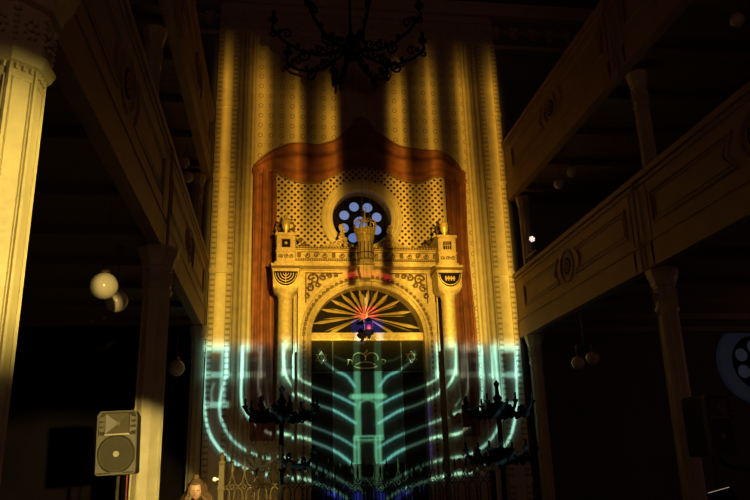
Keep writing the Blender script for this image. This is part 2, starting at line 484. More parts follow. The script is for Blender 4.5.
# entablature
en = MB().box(XA-1.60, XA+1.60, 15.12, 15.97, 5.95, 6.30).box(XA-1.64, XA+1.64, 15.04, 15.97, 6.27, 6.34).box(XA-1.66, XA+1.66, 15.06, 15.97, 5.90, 5.97)
en.build('entablature', M['gilt'], ark, bevel=.008).location.z = -.05
fo = MB()
for i in range(17):
    cx = XA-1.52+i*.19
    if abs(cx-(XA-.08)) < .24: continue
    if i % 4 == 0: fo.box(cx-.04, cx+.04, 15.09, 15.13, 6.10, 6.21)
    else:
        fo.tube(spiral(cx, 6.155, .065, .02, PI*(i % 2), 1.2, 12, 15.11), .014, 5)
        fo.ball((cx, 15.11, 6.155), .022, 8, 5)
fo.box(XA-1.56, XA+1.56, 15.112, 15.122, 6.075, 6.085)
fo.box(XA-1.56, XA+1.56, 15.108, 15.122, 6.22, 6.235)
fo.build('scroll_frieze', M['bronze'], ark, True).location.z = -.05
fo = MB()
for i in range(64): fo.box(XA-1.59+i*.05, XA-1.59+i*.05+.028, 15.08, 15.13, 6.025, 6.06)
fo.box(XA-1.6, XA+1.6, 15.11, 15.122, 6.03, 6.045)
fo.build('dentil_row', M['bronze'], ark).location.z = -.05
fo = MB().box(XA-1.6, XA+1.6, 15.03, 15.045, 6.29, 6.31)
for i in range(50): fo.box(XA-1.59+i*.064, XA-1.59+i*.064+.035, 15.0, 15.06, 6.285, 6.325)
fo.build('dentil_row', M['bronze'], ark).location.z = -.05
# free-standing columns with menorah capitals, pedestals and urns above
for sx, CX in ((-1, .17), (1, 3.72)):
    cy = 14.98
    MB().lathe([(.24, ZF), (.24, ZF+.12), (.19, ZF+.16), (.21, ZF+.22), (.155, ZF+.28), (.155, 3.0), (.15, 5.12), (.17, 5.14), (.17, 5.17), (.15, 5.19)], (CX, cy, 0), 28).build('column', M['gilt'], ark, True)
    cp = MB()
    # capital flares from the round shaft into a square block
    rings = [(5.19, .15, 1), (5.27, .17, .9), (5.34, .245, .3), (5.43, .27, .1), (5.76, .275, .05)]
    vs = []; seg = 32
    for z, r, rnd in rings:
        for k in range(seg):
            a = 2*PI*k/seg; c, s_ = math.cos(a), math.sin(a)
            q = 1/max(abs(c), abs(s_))
            f = rnd+(1-rnd)*q
            vs.append((CX+r*f*c, cy+r*f*s_, z))
    fs = [(i*seg+k, i*seg+(k+1) % seg, (i+1)*seg+(k+1) % seg, (i+1)*seg+k) for i in range(len(rings)-1) for k in range(seg)]
    cp.add(vs, fs)
    cp.box(CX-.29, CX+.29, cy-.29, cy+.29, 5.76, 5.80).box(CX-.31, CX+.31, cy-.31, cy+.31, 5.86, 5.91)
    c_o = cp.build('capital', M['gilt'], ark, True); c_o.location.z = -.12
    ab = MB().box(CX-.30, CX+.30, cy-.30, cy+.30, 5.80, 5.86)
    for i in range(9): ab.box(CX-.28+i*.066, CX-.25+i*.066, cy-.315, cy-.30, 5.81, 5.85)
    ab.build('abacus_band', M['bronze'], c_o)
    yy = cy-.272
    md = MB()
    md.xz([(CX-.265, 5.74)]+[(x, z) for x, z in arc(CX, 5.74, .265, .33, PI, 2*PI, 16)][1:-1]+[(CX+.265, 5.74)], yy-.012, yy+.03)
    md.build('medallion_ground', M['dark'], c_o)
    em = MB()
    em.tube([(x, yy-.015, z) for x, z in arc(CX, 5.74, .265, .33, PI, 2*PI, 18)], .014, 5)
    for r in ((.22, .165, .11, .055) if sx < 0 else (.225,)):
        em.tube([(x, yy-.02, z) for x, z in arc(CX, 5.70, r, r*1.05, PI, 2*PI, 14)], .009, 5)
    if sx < 0: em.tube([(CX, yy-.02, 5.71), (CX, yy-.02, 5.50)], .011, 5)
    else:
        for dx in (-.09, -.03, .03, .09): em.tube([(CX+dx, yy-.02, 5.66), (CX+dx, yy-.02, 5.56)], .014, 5)
        em.tube([(CX-.11, yy-.02, 5.61), (CX+.11, yy-.02, 5.61)], .02, 5)
    em.build('menorah_relief', M['gold'], c_o, True)
    # pedestal block
    pw = .20
    pd = MB().box(CX-pw, CX+pw, cy-pw, cy+pw+.3, 5.91, 6.62).box(CX-pw-.03, CX+pw+.03, cy-pw-.03, cy+pw+.3, 6.62, 6.69).box(CX-pw-.04, CX+pw+.04, cy-pw-.04, cy+pw+.3, 5.91, 5.98).box(CX-pw-.02, CX+pw+.02, cy-pw-.02, cy+pw+.3, 6.22, 6.25)
    p_o = pd.build('pedestal', M['gilt'], ark, bevel=.006); p_o.scale.z = .92; p_o.location.z = .311
    MB().box(CX-.09, CX+.09, cy-pw-.006, cy-pw+.01, 6.33, 6.53).build('opening', M['dark'], p_o)
    gr = MB().tube([(CX-.1, cy-pw-.01, 6.32), (CX+.1, cy-pw-.01, 6.32), (CX+.1, cy-pw-.01, 6.54), (CX-.1, cy-pw-.01, 6.54)], .014, 5, True)
    if sx > 0:
        for dx in (-.045, 0, .045): gr.tube([(CX+dx, cy-pw-.012, 6.33), (CX+dx, cy-pw-.012, 6.53)], .008, 4)
        gr.tube([(CX-.09, cy-pw-.012, 6.43), (CX+.09, cy-pw-.012, 6.43)], .008, 4)
    else:
        gr.ball((CX, cy-pw-.012, 6.43), .035, 8, 6)
    gr.build('grille', M['gilt'], p_o)
    sc_ = MB()
    for dx in (-.12, 0, .12): sc_.tube(spiral(CX+dx, 6.11, .05, .015, dx*9, 1.3, 12, cy-pw-.01), .011, 5)
    sc_.build('scroll_band', M['bronze'], p_o, True)
    # urn finial
    ur = MB().lathe([(.07, 6.69), (.07, 6.71), (.03, 6.74), (.04, 6.79), (.085, 6.86), (.095, 6.98), (.085, 7.01), (.10, 7.02), (.06, 7.05), (.03, 7.10), (.035, 7.13), (.012, 7.19)], (CX, cy, 0), 20)
    u_o = ur.build('urn', M['gold'], ark, True); u_o.location.z = -.183
    hd = MB()
    for k in (-1, 1):
        hd.tube([(CX+k*.08, cy, 6.97), (CX+k*.15, cy, 7.0), (CX+k*.18, cy, 6.90), (CX+k*.13, cy, 6.82), (CX+k*.19, cy, 6.76), (CX+k*.11, cy, 6.72)], .02, 6)
        hd.ball((CX+k*.16, cy, 6.84), .045, 8, 6)
        hd.ball((CX+k*.12, cy, 7.06), .03, 8, 6)
    hd.build('urn_handles', M['bronze'], u_o, True)
# turret with crown in the middle
TX, TY = 1.925, 15.0
MB().lathe([(.20, 5.86), (.20, 5.90), (.175, 5.93), (.165, 6.38), (.175, 6.43), (.195, 6.47), (.2, 6.53), (.15, 6.55)], (TX, TY+.05, 0), 24).build('turret', M['gilt'], ark, True)
MB().xz([(TX-.17, 5.88), (TX+.17, 5.88), (TX+.11, 5.58), (TX-.11, 5.58)], TY+.02, 15.36).build('keystone', M['gilt'], ark, bevel=.01)
tf = MB()
for k in range(12):
    a = 2*PI*k/12+.26
    cx, cy = TX+.170*math.cos(a), TY+.05+.170*math.sin(a)
    tf.tube([(cx, cy, 5.97), (cx, cy, 6.38)], .012, 5)
for z in (6.12, 5.97): tf.lathe([(.175, z), (.19, z+.015), (.175, z+.03)], (TX, TY+.05, 0), 24)
tf.build('turret_ribs', M['bronze'], ark, True)
cr = MB().lathe([(.20, 6.68), (.25, 6.69), (.28, 6.76), (.30, 6.84), (.27, 6.84), (.24, 6.72)], (TX, TY+.05, 0), 28)
cr_o = cr.build('crown', M['gold'], ark, True)
cr_o.scale = (.82, .82, .92); cr_o.location = ((TX-1.98)*.18, (TY+.05-15.5)*.18, 6.16*.08-.14)
ch = MB()
for k in range(8):
    a = 2*PI*k/8+PI/8; c, s_ = math.cos(a), math.sin(a)
    pts = [(TX+r*c, TY+.05+r*s_, z) for r, z in ((.285, 6.84), (.31, 6.95), (.27, 7.06), (.16, 7.10), (.05, 7.05))]
    ch.tube(pts, .016, 6)
    ch.ball((TX+.30*c, TY+.05+.30*s_, 6.88), .032, 8, 6)
ch.build('crown_arches', M['gold'], cr_o, True)
tp = MB().lathe([(.03, 7.03), (.05, 7.07), (.025, 7.11), (.035, 7.17), (.02, 7.22), (.02, 7.30)], (TX, TY+.05, 0), 12)
tp.build('crown_stem', M['gold'], cr_o, True)
star6(TX, 7.38, .075, TY+.05, .012).build('crown_star', M['gold'], cr_o)
js = MB().lathe([(.085, -.33), (.085, -.30), (.05, -.28)][::-1], (TX, TY+.05, 6.77), 16, ax='y').ball((TX, TY-.29, 6.77), .05, 10, 6, 1, .5)
js.build('crown_jewel', M['gold'], cr_o, True)
# leaf scrolls at the foot of the round window
for nm, CX, k in (('l', 1.36, 1), ('r', 2.60, -1)):
    sm = MB()
    for cx, cz, r, a0, tn in ((.0, 6.44, .09, 0, 1.5), (.05, 6.60, .08, 2, -1.4), (.10, 6.74, .06, 1, 1.3), (.05, 6.84, .045, 0, 1.2), (-.14, 6.41, .06, 1, -1.3), (.15, 6.55, .05, 2, 1.2), (.16, 6.42, .055, 0, 1.2), (-.26, 6.37, .035, 0, 1.2)):
        sm.tube([(CX+k*p[0], 15.3, p[2]) for p in spiral(cx, cz, r, .015, a0, tn)], .024, 6)
        sm.ball((CX+k*cx, 15.29, cz), .03, 8, 5)
    sm.tube([(CX-k*.25, 15.3, 6.34), (CX+k*.2, 15.3, 6.34)], .02, 6)
    sm.build('leaf_scroll', M['gilt'], ark, True)
for CX, k in ((.47, 1), (3.45, -1)):
    sm = MB()
    for cx, cz, r, a0, tn in ((.02, 6.50, .06, 0, 1.4), (.08, 6.40, .06, 1, -1.4), (.2, 6.38, .04, 2, 1.3)):
        sm.tube([(CX+k*p[0], 15.3, p[2]) for p in spiral(cx, cz, r, .012, a0, tn)], .02, 6)
    sm.build('leaf_scroll', M['bronze'], ark, True)
# tympanum with sunburst
TYM = 15.72
ty = MB().xz([(XA-A0, 4.36)]+[(x, z) for x, z in arc(XA, CZ, A0, B0, PI-.03, .03, 30)]+[(XA+A0, 4.36)], TYM, TYM+.2)
ty.build('tympanum', M['dark'], ark)
SX, SZ = 1.93, 4.83
rays = thing_rays = None
import itertools
angs = []
def edge_len(a, ez=4.45):
    # distance from the star centre to the opening's edge
    lo = .05
    for i in range(260):
        r = .05+i*.01; x, z = SX+r*math.cos(a), SZ+r*math.sin(a)
        if z < ez or ((x-XA)/A0)**2+((z-CZ)/B0)**2 > .985 and z > CZ: return r
    return 1.3
for i, deg in enumerate(range(-27, 208, 9)):
    a = math.radians(deg+(2 if i % 2 else -2))
    L = edge_len(a)*(1.05 if i % 2 == 0 else .86)
    w = .037 if i % 2 == 0 else .015
    if deg in (90,): w = .075
    c, s_ = math.cos(a), math.sin(a); nx, nz = -s_, c
    mb = MB()
    def q(r, o, y): return (SX+r*c+nx*o, y, SZ+r*s_+nz*o)
    mb.add([q(.04, 0, TYM-.16), q(L*.80, w, TYM-.03), q(L, 0, TYM-.01), q(L*.80, -w, TYM-.03), q(L*.68, 0, TYM-.10), q(L*.68, 0, TYM-.002)],
           [(0,1,4),(1,2,4),(2,3,4),(3,0,4),(0,5,1),(1,5,2),(2,5,3),(3,5,0)])
    mb.build('ray', M['gold'], ark)
st = MB()
for k in range(8):
    a = PI/2+k*PI/4; L = .30 if k % 2 == 0 else .17
    if k == 0: L = .50
    c, s_ = math.cos(a), math.sin(a)
    st.add([(SX, TYM-.22, SZ), (SX+.05*math.cos(a+PI/5), TYM-.14, SZ+.05*math.sin(a+PI/5)), (SX+L*c, TYM-.14, SZ+L*s_), (SX+.05*math.cos(a-PI/5), TYM-.14, SZ+.05*math.sin(a-PI/5)), (SX, TYM-.1, SZ)],
           [(0,1,2),(0,2,3),(4,2,1),(4,3,2)])
st.build('star', M['gold'], ark)
# lintel
ln = MB().box(XA-A0+.002, XA+A0-.002, 15.48, 15.9, 4.27, 4.44).box(XA-A0+.002, XA+A0-.002, 15.45, 15.9, 4.40, 4.44)
l_o = ln.build('lintel', M['gilt'], ark)
bd = MB()
for i in range(48): bd.ball((XA-A0+.03+i*.0515, 15.475, 4.30), .018, 6, 4)
bd.build('bead_row', M['gold'], l_o, True)
# doors
DY = 15.62
for nm, x0, x1, z0, z1, m in (('door_panel', XA-A0, 1.22, ZF, 3.60, 'door_dark'), ('door_panel', 2.74, XA+A0, ZF, 3.60, 'door_dark'),
                              ('top_panel', XA-A0, XA+A0, 3.60, 4.27, 'door_dark'), ('bottom_panel', 1.22, 2.74, ZF, 1.66, 'door_dark')):
    o = MB().box(x0+.004, x1-.004, DY, DY+.15, z0+.004, z1-.004).build(nm, M[m], ark, bevel=.005)
cu = MB()
def cur(u, v): return (1.225+u*1.51, DY+.03+.012*math.sin(u*60), 1.67+v*1.92)
cu.grid(120, 3, cur, .03).build('ark_curtain', M['velvet'], ark, True)
tm = MB()
for x in (1.22, 2.74): tm.box(x-.012, x+.012, DY-.02, DY+.02, ZF, 4.27)
tm.box(XA-A0, XA+A0, DY-.015, DY+.02, 3.588, 3.608)
tm.build('door_fillet', mat('olive fillet', (.16, .17, .08), .5), ark)
for ex in (.97, 2.97):
    star6(ex, 3.92, .135, DY-.012, .010).build('star_emblem', M['gold'], ark)
    MB()
ce = MB()
for cx in (1.80, 2.08): ce.tube([(x, DY-.012, z) for x, z in arc(cx, 3.90, .14, .12, PI*1.12, -.12*PI, 18)], .012, 5)
ce.tube([(x, DY-.012, z) for x, z in arc(1.94, 3.70, .24, .12, PI*.85, PI*.15, 14)], .012, 5)
ce.tube([(x, DY-.012, z) for x, z in arc(1.94, 3.74, .26, .06, PI*1.05, PI*1.95, 14)], .014, 5)
ce.tube([(1.92, DY-.012, 4.0), (1.99, DY-.012, 4.08)], .012, 5)
ce.build('crown_emblem', M['gold'], ark)
lt = MB()   # the two Hebrew letters beside the crown
lt.tube([(1.53, DY-.012, 3.76), (1.555, DY-.012, 3.78), (1.56, DY-.012, 3.87)], .010, 4).tube([(1.54, DY-.012, 3.87), (1.62, DY-.012, 3.87), (1.645, DY-.012, 3.84), (1.645, DY-.012, 3.76)], .012, 4)
lt.build('letter', M['gold'], ark); lt = MB()
lt.tube([(2.30, DY-.012, 3.87), (2.36, DY-.012, 3.87), (2.385, DY-.012, 3.83), (2.36, DY-.012, 3.78), (2.30, DY-.012, 3.78)], .010, 4)
lt.build('letter', M['gold'], ark)
MB().box(XA-A0, XA+A0, 15.5, 15.9, ZF, ZF+.12).build('threshold', M['gilt'], ark)

# eternal light
nl = thing('eternal_lamp', 'small dark hanging lamp with red glass on two long wires before the doorway', 'lamp', (1.85, 14.3, 4.15))
lz = 4.12
MB().lathe([(.01, lz-.02), (.04, lz+.02), (.03, lz+.04), (.09, lz+.08), (.11, lz+.12), (.105, lz+.15), (.07, lz+.17)], (1.86, 14.3, 0), 18).build('bowl', M['iron'], nl, True)
MB().lathe([(.04, lz+.16), (.055, lz+.20), (.05, lz+.25), (.03, lz+.27)], (1.86, 14.3, 0), 14).build('glass', M['ner'], nl, True)
MB().lathe([(.09, lz+.36), (.09, lz+.38), (.04, lz+.41), (.01, lz+.43)], (1.86, 14.3, 0), 14).build('canopy', M['iron'], nl, True)
for dx in (-.08, .08):
    MB().tube([(1.86+dx, 14.3, lz+.14), (1.86+dx, 14.3, ZC)], .005, 4).build('wire', M['bronze'], nl)

# ------------------------------------------------------------------ galleries
def oct_ring(mb, cx, cy, prof):
    return mb.lathe(prof, (cx, cy, 0), 8, rot=PI/8)
def column(cx, cy, z0, z1, label, r=.20, detail=True, group='cast iron columns'):
    t = thing('cast_iron_column', label, 'column', (cx, cy, z0), group)
    zc = z1-.62
    sh = oct_ring(MB(), cx, cy, [(r*.93, z0+.45), (r*.88, zc)])
    s_o = sh.build('shaft', M['column'], t)
    rb = MB()
    for k in range(8):
        a = PI/8+k*PI/4
        rb.tube([(cx+r*.92*math.cos(a), cy+r*.92*math.sin(a), z0+.45), (cx+r*.87*math.cos(a), cy+r*.87*math.sin(a), zc)], .016, 6)
    rb.build('corner_bead', M['column'], s_o, True)
    if detail:
        lb = MB()
        for k in range(8):
            a = k*PI/4; c, s_ = math.cos(a), math.sin(a); ap = r*.885*math.cos(PI/8)
            for d in (-.045, 0, .045):
                x0, y0 = cx+(ap+.004)*c-s_*d, cy+(ap+.004)*s_+c*d
                lb.tube([(x0, y0, zc-.02), (x0, y0, zc-.09)], [.018, .012], 6)
            for d in (-.055, .055):
                x0, y0 = cx+(ap+.003)*c-s_*d, cy+(ap+.003)*s_+c*d
                lb.tube([(x0, y0, zc-.14), (x0, y0, z0+.6)], .006, 4)
            lb.tube([(cx+(ap+.003)*c-s_*d, cy+(ap+.003)*s_+c*d, zc-.14) for d in (-.055, .055)], .006, 4)
        lb.build('fluting', M['column'], s_o, True)
    cpt = oct_ring(MB(), cx, cy, [(r*.9, zc-.06), (r*1.02, zc-.045), (r*1.12, zc), (r*1.14, zc+.02), (r*1.0, zc+.035), (r*.98, zc+.34), (r*1.15, zc+.36), (r*1.2, zc+.42), (r*1.42, zc+.50), (r*1.46, zc+.56), (r*1.52, zc+.58), (r*1.52, z1)])
    c_o = cpt.build('capital', M['column'], t)
    lf = MB()
    for k in range(8):
        a = k*PI/4; c, s_ = math.cos(a), math.sin(a); ap = r*.98*math.cos(PI/8)
        px_, py_ = cx+(ap+.01)*c, cy+(ap+.01)*s_
        for j in range(7):
            b = j*2*PI/7; o = .040
            lf.ball((px_-s_*o*math.cos(b), py_+c*o*math.cos(b), zc+.19+o*1.5*math.sin(b)), .015, 6, 4, 1, 1, 1.3)
        lf.ball((px_, py_, zc+.19), .022, 6, 4)
        a2 = a+PI/8; c2, s2 = math.cos(a2), math.sin(a2)
        for zz, rr in ((.09, .014), (.13, .018), (.17, .014), (.21, .020), (.25, .016), (.30, .024)):
            lf.ball((cx+r*1.0*c2, cy+r*1.0*s2, zc+zz), rr, 6, 5)
    lf.build('leaf_relief', M['column'], c_o, True)
    oct_ring(MB(), cx, cy, [(r*1.5, z0), (r*1.5, z0+.16), (r*1.25, z0+.2), (r*1.2, z0+.38), (r*.95, z0+.46)]).build('base', M['column'], t)
    return t
BAYS = [(-7.5, -1.7), (-1.7, 4.1), (4.1, 9.9), (9.9, 15.7)]
def gallery(X, s, z0, z1, label, floor_to):
    """s=+1: the face looks towards +X (left gallery)"""
    t = thing('gallery_balustrade', label, 'balcony', (X, 4, z0), 'gallery fronts')
    H = z1-z0
    zb, zt = z0+H*.42, z1-H*.26
    def bx(mb, d0, d1, y0, y1, a, b):
        x0, x1 = sorted((X+s*d0, X+s*d1)); return mb.box(x0, x1, y0, y1, a, b)
    bx(MB(), -.16, 0, -9.9, 15.96, z0, z1-.10).build('parapet', M['rail'], t)
    r = bx(MB(), -.20, .05, -9.9, 15.96, z1-.10, z1); bx(r, -.16, .025, -9.9, 15.96, z1-.19, z1-.13)
    r.build('handrail', M['rail'], t, bevel=.008)
    b = bx(MB(), -.05, .03, -9.9, 15.96, z0+H*.25, z0+H*.28); bx(b, 0, .012, -9.9, 15.96, z0, z0+H*.25)
    b.build('base_moulding', M['rail'], t)
    for y0, y1 in BAYS:
        if y1 < 2: continue
        yc = (y0+y1)/2; zm = (zb+zt)/2; h = (zt-zb)/2
        for k in (-1, 1):
            ya, yb_ = yc+k*.42, yc+k*(2.9-.42)
            path = [(yb_, zb), (yb_, zt), (ya, zt)]
            path += [(ya+k*.16*math.sin(PI*i/8), zt-2*h*i/8) for i in range(1, 8)]
            path += [(ya, zb)]
            mb = MB().tube([(X+s*.004, y, z) for y, z in path], .026, 6, True)
            mb.tube([(X+s*.004, zz[0]+(.09 if zz[0] < (ya+yb_)/2 else -.09), zm+(zz[1]-zm)*.72) for zz in path], .012, 5, True)
            mb.build('panel_moulding', M['rail'], t, True)
        md = MB()
        md.tube([(X+s*.005, yc+.31*math.cos(a), zm+.31*math.sin(a)) for a in [2*PI*i/28 for i in range(28)]], .026, 6, True)
        md.tube([(X+s*.005, yc+.25*math.cos(a), zm+.25*math.sin(a)) for a in [2*PI*i/28 for i in range(28)]], .012, 5, True)
        m_o = md.build('medallion', M['rail'], t, True)
        dk = MB().lathe([(.17, 0), (.17, .008)] if s > 0 else [(.17, -.008), (.17, 0)], (X, yc, zm), 24, ax='x'); dk.build('medallion_ground', M['dark'], m_o)
        rs = MB()
        for j in range(8):
            a = j*PI/4
            rs.ball((X+s*.012, yc+.10*math.cos(a), zm+.10*math.sin(a)), .032, 8, 5, .5, 1, 1)
        rs.ball((X+s*.015, yc, zm), .04, 8, 5, .6, 1, 1)
        rs.build('rosette', M['rail'], m_o, True)
        # pilaster strips over the column lines
        for yy in (y1,):
            if yy > 15: continue
            ps = bx(MB(), 0, .012, yy-.30, yy-.24, z0+.05, z1-.2); bx(ps, 0, .012, yy+.24, yy+.30, z0+.05, z1-.2); bx(ps, 0, .006, yy-.25, yy+.25, z0+.1, z0+.2)
            ps.tube([(X+s*.05, yy, z0), (X+s*.05, yy, z1-.1)], .022, 8)
            ps.build('pilaster_strip', M['rail'], t, True)
    a, b = sorted((X-s*.16, floor_to))
    fl = MB().box(a, b, -9.9, 15.98, z0+.12, z0+.42)
    y = -9.5
    while y < 15.9:
        fl.box(a, b, y-.09, y+.09, z0+.0, z0+.12); y += 1.45
    struct('floor', fl, M['soffit'])
    return t
gallery(XL, 1, 4.60, 6.25, 'lower left gallery front of brown panelled wood with round rosettes', OL)
gallery(XL, 1, 8.13, 9.80, 'upper left gallery front at the top edge of the photo', OL)
gallery(XR, -1, 4.38, 5.90, 'lower right gallery front of brown panelled wood ending beside the drapery', OR)
gallery(XR, -1, 7.78, 9.35, 'upper right gallery front rising steeply to the top edge', OR)
CLX, CRX = XL-.30, XR+.30
column(XL-.04, 4.1, 0, 4.60, 'near left octagonal column lit bright yellow with a leafy capital', .232)
column(XL-.05, 9.9, 0, 4.60, 'left column behind the loudspeaker with only its lower half lit yellow', .195)
column(XL-.06, 15.55, 0, 4.60, 'slim half-lit column under the left gallery beside the wall pilaster', .14, False)
column(XR+.24, 9.9, 0, 4.38, 'dark right column under the lower right gallery', .16)
column(XR+.2, 15.5, 0, 4.38, 'dark column against the end wall under the right gallery', .14, False)
column(XL-.32, 9.9, 5.02, 8.13, 'dark upper column standing in the left gallery', .12, False)
column(XL-.32, 4.1, 5.02, 8.13, 'dark upper column nearest the viewer in the left gallery', .12, False)
column(XL-.24, 15.6, 5.02, 8.13, 'upper column beside the left wall pilaster', .12, False)
column(XR+.32, 9.9, 4.80, 7.78, 'dark upper column standing in the right gallery', .12, False)
column(XR+.32, 4.1, 4.80, 7.78, 'dark upper column nearest the viewer in the right gallery', .12, False)
column(XR+.28, 15.6, 4.80, 7.78, 'upper column beside the right wall pilaster', .12, False)

# ------------------------------------------------------------------ globe lamps
def globe(p, r, zt, label, m, group=None):
    t = thing('globe_lamp', label, 'lamp', (p[0], p[1], zt), group)
    g_o = MB().ball(p, r, 28, 16).build('globe', m, t, True)
    MB().lathe([(.045, p[2]+r*.93), (.06, p[2]+r+.02), (.03, p[2]+r+.06), (.02, p[2]+r+.09)], (p[0], p[1], 0), 14).build('fitter', M['bronze'], t, True)
    MB().tube([(p[0], p[1], p[2]+r+.08), (p[0], p[1], zt)], .009, 6).build('rod', M['bronze'], t)
    MB().lathe([(.06, zt-.05), (.07, zt)], (p[0], p[1], 0), 12).build('ceiling_cap', M['bronze'], t, True)
    return t
gp1 = at(104, 286, 8.0); gp2 = at(116.5, 301, 10.2)
globe(gp1, .150, 4.72, 'brightly lit cream globe lamp, the larger and nearer of the overlapping left pair', M['globe'], 'globe lamps under the left gallery')
globe(gp2, .158, 4.72, 'half-shaded globe lamp just behind the bright one under the left gallery', M['globe'], 'globe lamps under the left gallery')
globe(at(176.5, 368, 14.2), .155, 4.72, 'dim brown globe lamp seen beyond the left lit column', M['globe_grey'], 'globe lamps under the left gallery')
globe(at(737, 20, 8), .10, 7.9, 'dim globe lamp at the top right corner above the upper gallery', M['globe_grey'])
def pair(pa, pb, r, zt, label):
    c = (pa+pb)/2
    zt = zt+.001
    t = thing('double_globe_lamp', label, 'lamp', (c.x, c.y, zt), 'double globe lamps')
    zb = max(pa.z, pb.z)+r+.12
    MB().tube([(c.x, c.y, zt), (c.x, c.y, zb)], .01, 6).build('rod', M['bronze'], t)
    MB().lathe([(.05, zt-.13), (.07, zt)], (c.x, c.y, 0), 10).build('ceiling_cap', M['bronze'], t)
    MB().tube([(pa.x, pa.y, zb), (c.x, c.y, zb+.04), (pb.x, pb.y, zb)], .012, 6).build('arm', M['bronze'], t)
    for p in (pa, pb):
        g_o = MB().ball(p, r, 20, 12).build('globe', M['globe_grey'], t, True)
        MB().tube([(p.x, p.y, p.z+r), (p.x, p.y, zb)], .02, 6).build('fitter', M['bronze'], g_o)
    return t
pair(at(578, 363, 13), at(592.5, 358, 13), .125, 4.5, 'pair of dim globes hanging under the lower right gallery')
pair(at(559, 184, 13), at(572, 172, 13), .108, 7.9, 'pair of dim globes hanging beneath the upper right gallery')
pair(at(184, 163, 13.8), at(187.5, 177, 13.8), .117, 8.25, 'pair of dim globes above the lower left gallery rail')
# snowflake light and the lectern box on the right rail
sp_ = at(532, 239, X=XR+.12)
sl = MB()
for k in range(6):
    a = k*PI/3+.3
    sl.ball((sp_.x+.05*math.cos(a), sp_.y, sp_.z+.05*math.sin(a)), .021, 8, 5)
sl.ball(sp_, .02, 8, 5)
s_t = thing('flower_light', 'tiny white flower-shaped light above the lower right gallery rail', 'light', (sp_.x, sp_.y, 5.9))
sl.build('petals', M['lamp_white'], s_t, True)
MB().tube([(sp_.x, sp_.y, 5.9), (sp_.x, sp_.y, sp_.z-.05)], .008, 5).build('stem', M['black'], s_t)
by = sp_.y
bs_ = thing('small_frame_stand', 'small wooden open frame standing on the lower right gallery rail', 'stand', (XR+.08, by, 5.9))
MB().tube([(XR+.08, by-.3, 5.926), (XR+.08, by-.3, 6.12), (XR+.08, by+.35, 6.12), (XR+.08, by+.35, 5.926)], .025, 4, True).build('frame', M['rail'], bs_)

# ------------------------------------------------------------------ chandelier
cx, cy, cz = 1.56, 14.0, 10.35
chd = thing('chandelier', 'large black wrought iron chandelier hanging before the top of the wall', 'chandelier', (cx, cy, ZC))
MB().lathe([(.02, cz-.05), (.07, cz-.02), (.06, cz+.0), (.16, cz+.05), (.18, cz+.15), (.07, cz+.3), (.12, cz+.5), (.05, cz+.7), (.03, cz+1.0), (.03, ZC)], (cx, cy, 0), 16).build('stem', M['iron'], chd, True)
for k in range(8):
    a = math.radians(8+45*k); c, s_ = math.cos(a), math.sin(a)
    def pt(r, z): return (cx+r*c, cy+r*s_, cz+z)
    mb = MB().tube([pt(.1, .45), pt(.3, .15), pt(.7, .02), pt(1.1, .05), pt(1.5, .25), pt(1.78, .55), pt(1.72, .75)], .035, 6)
    for rr, zz, r0, a0, tn in ((1.08, -.05, .16, PI/2, 1.3), (.5, .25, .14, 0, -1.3), (1.45, .45, .13, 0, 1.3), (.75, .16, .10, 1, 1.3), (1.75, .42, .09, 2, 1.2)):
        mb.tube([pt(rr+(r0+(.02-r0)*i/17)*math.cos(a0+2*PI*tn*i/17), zz+(r0+(.02-r0)*i/17)*math.sin(a0+2*PI*tn*i/17)) for i in range(18)], .024, 5)
    for rr, zz in ((1.2, .2), (1.6, .5), (.9, .1), (.35, .35)): mb.ball(pt(rr, zz), .055, 7, 5)
    a_o = mb.build('arm', M['iron'], chd, True)
    MB().lathe([(.03, .68), (.10, .74), (.11, .78), (.04, .80), (.04, .98), (.02, 1.0)], pt(1.74, 0), 10).build('candle_cup', M['iron'], a_o, True)

# ------------------------------------------------------------------ floor candelabra
def candelabra(cx, cy, label, flip, ztop):
    t = thing('floor_candelabrum', label, 'candelabrum', (cx, cy, .0), 'black floor candelabra')
    MB().lathe([(.26, 0), (.26, .1), (.18, .2), (.10, .4), (.05, .6), (.045, 1.5), (.07, 1.56), (.10, 1.66), (.07, 1.76), (.045, 1.8), (.04, 2.35), (.08, 2.42), (.09, 2.5), (.05, 2.58), (.06, 2.66), (.085, 2.72), (.04, 2.78), (.03, ztop-.12), (.055, ztop-.06), (.01, ztop)], (cx, cy, 0), 14).build('stem', M['iron'], t, True)
    for tier, zz, R, n in ((0, 2.48, .62, 8), (1, 1.70, .62, 6)):
        for k in range(n):
            a = 2*PI*k/n+.2+tier*.3*flip; c, s_ = math.cos(a), math.sin(a)
            def pt(r, z): return (cx+r*c, cy+r*s_, zz+z)
            mb = MB().tube([pt(.03, .0), pt(.15, .06), pt(.3, -.04), pt(.46, -.04), pt(.58, .05), pt(R, .12)], .028, 6)
            for rr, z2, r0, a0, tn in ((.25, -.06, .07, 0, 1.4), (.42, .03, .055, 2, -1.3), (.52, -.06, .05, 1, 1.2), (.36, -.09, .045, 0, 1.2), (.15, .10, .06, 1, 1.3)):
                mb.tube([pt(rr+(r0+(.01-r0)*i/13)*math.cos(a0+2*PI*tn*i/13), z2+(r0+(.01-r0)*i/13)*math.sin(a0+2*PI*tn*i/13)) for i in range(14)], .021, 5)
            a_o = mb.build('arm', M['iron'], t, True)
            MB().lathe([(.02, .10), (.05, .14), (.055, .16), (.02, .17), (.02, .27), (.008, .28)], pt(R, 0), 8).build('candle_cup', M['iron'], a_o, True)
candelabra(.10, 12.5, 'black wrought iron candelabrum standing left of the ark doorway', 1, 2.98)
candelabra(3.90, 12.5, 'black wrought iron candelabrum standing right of the ark doorway', -1, 3.03)

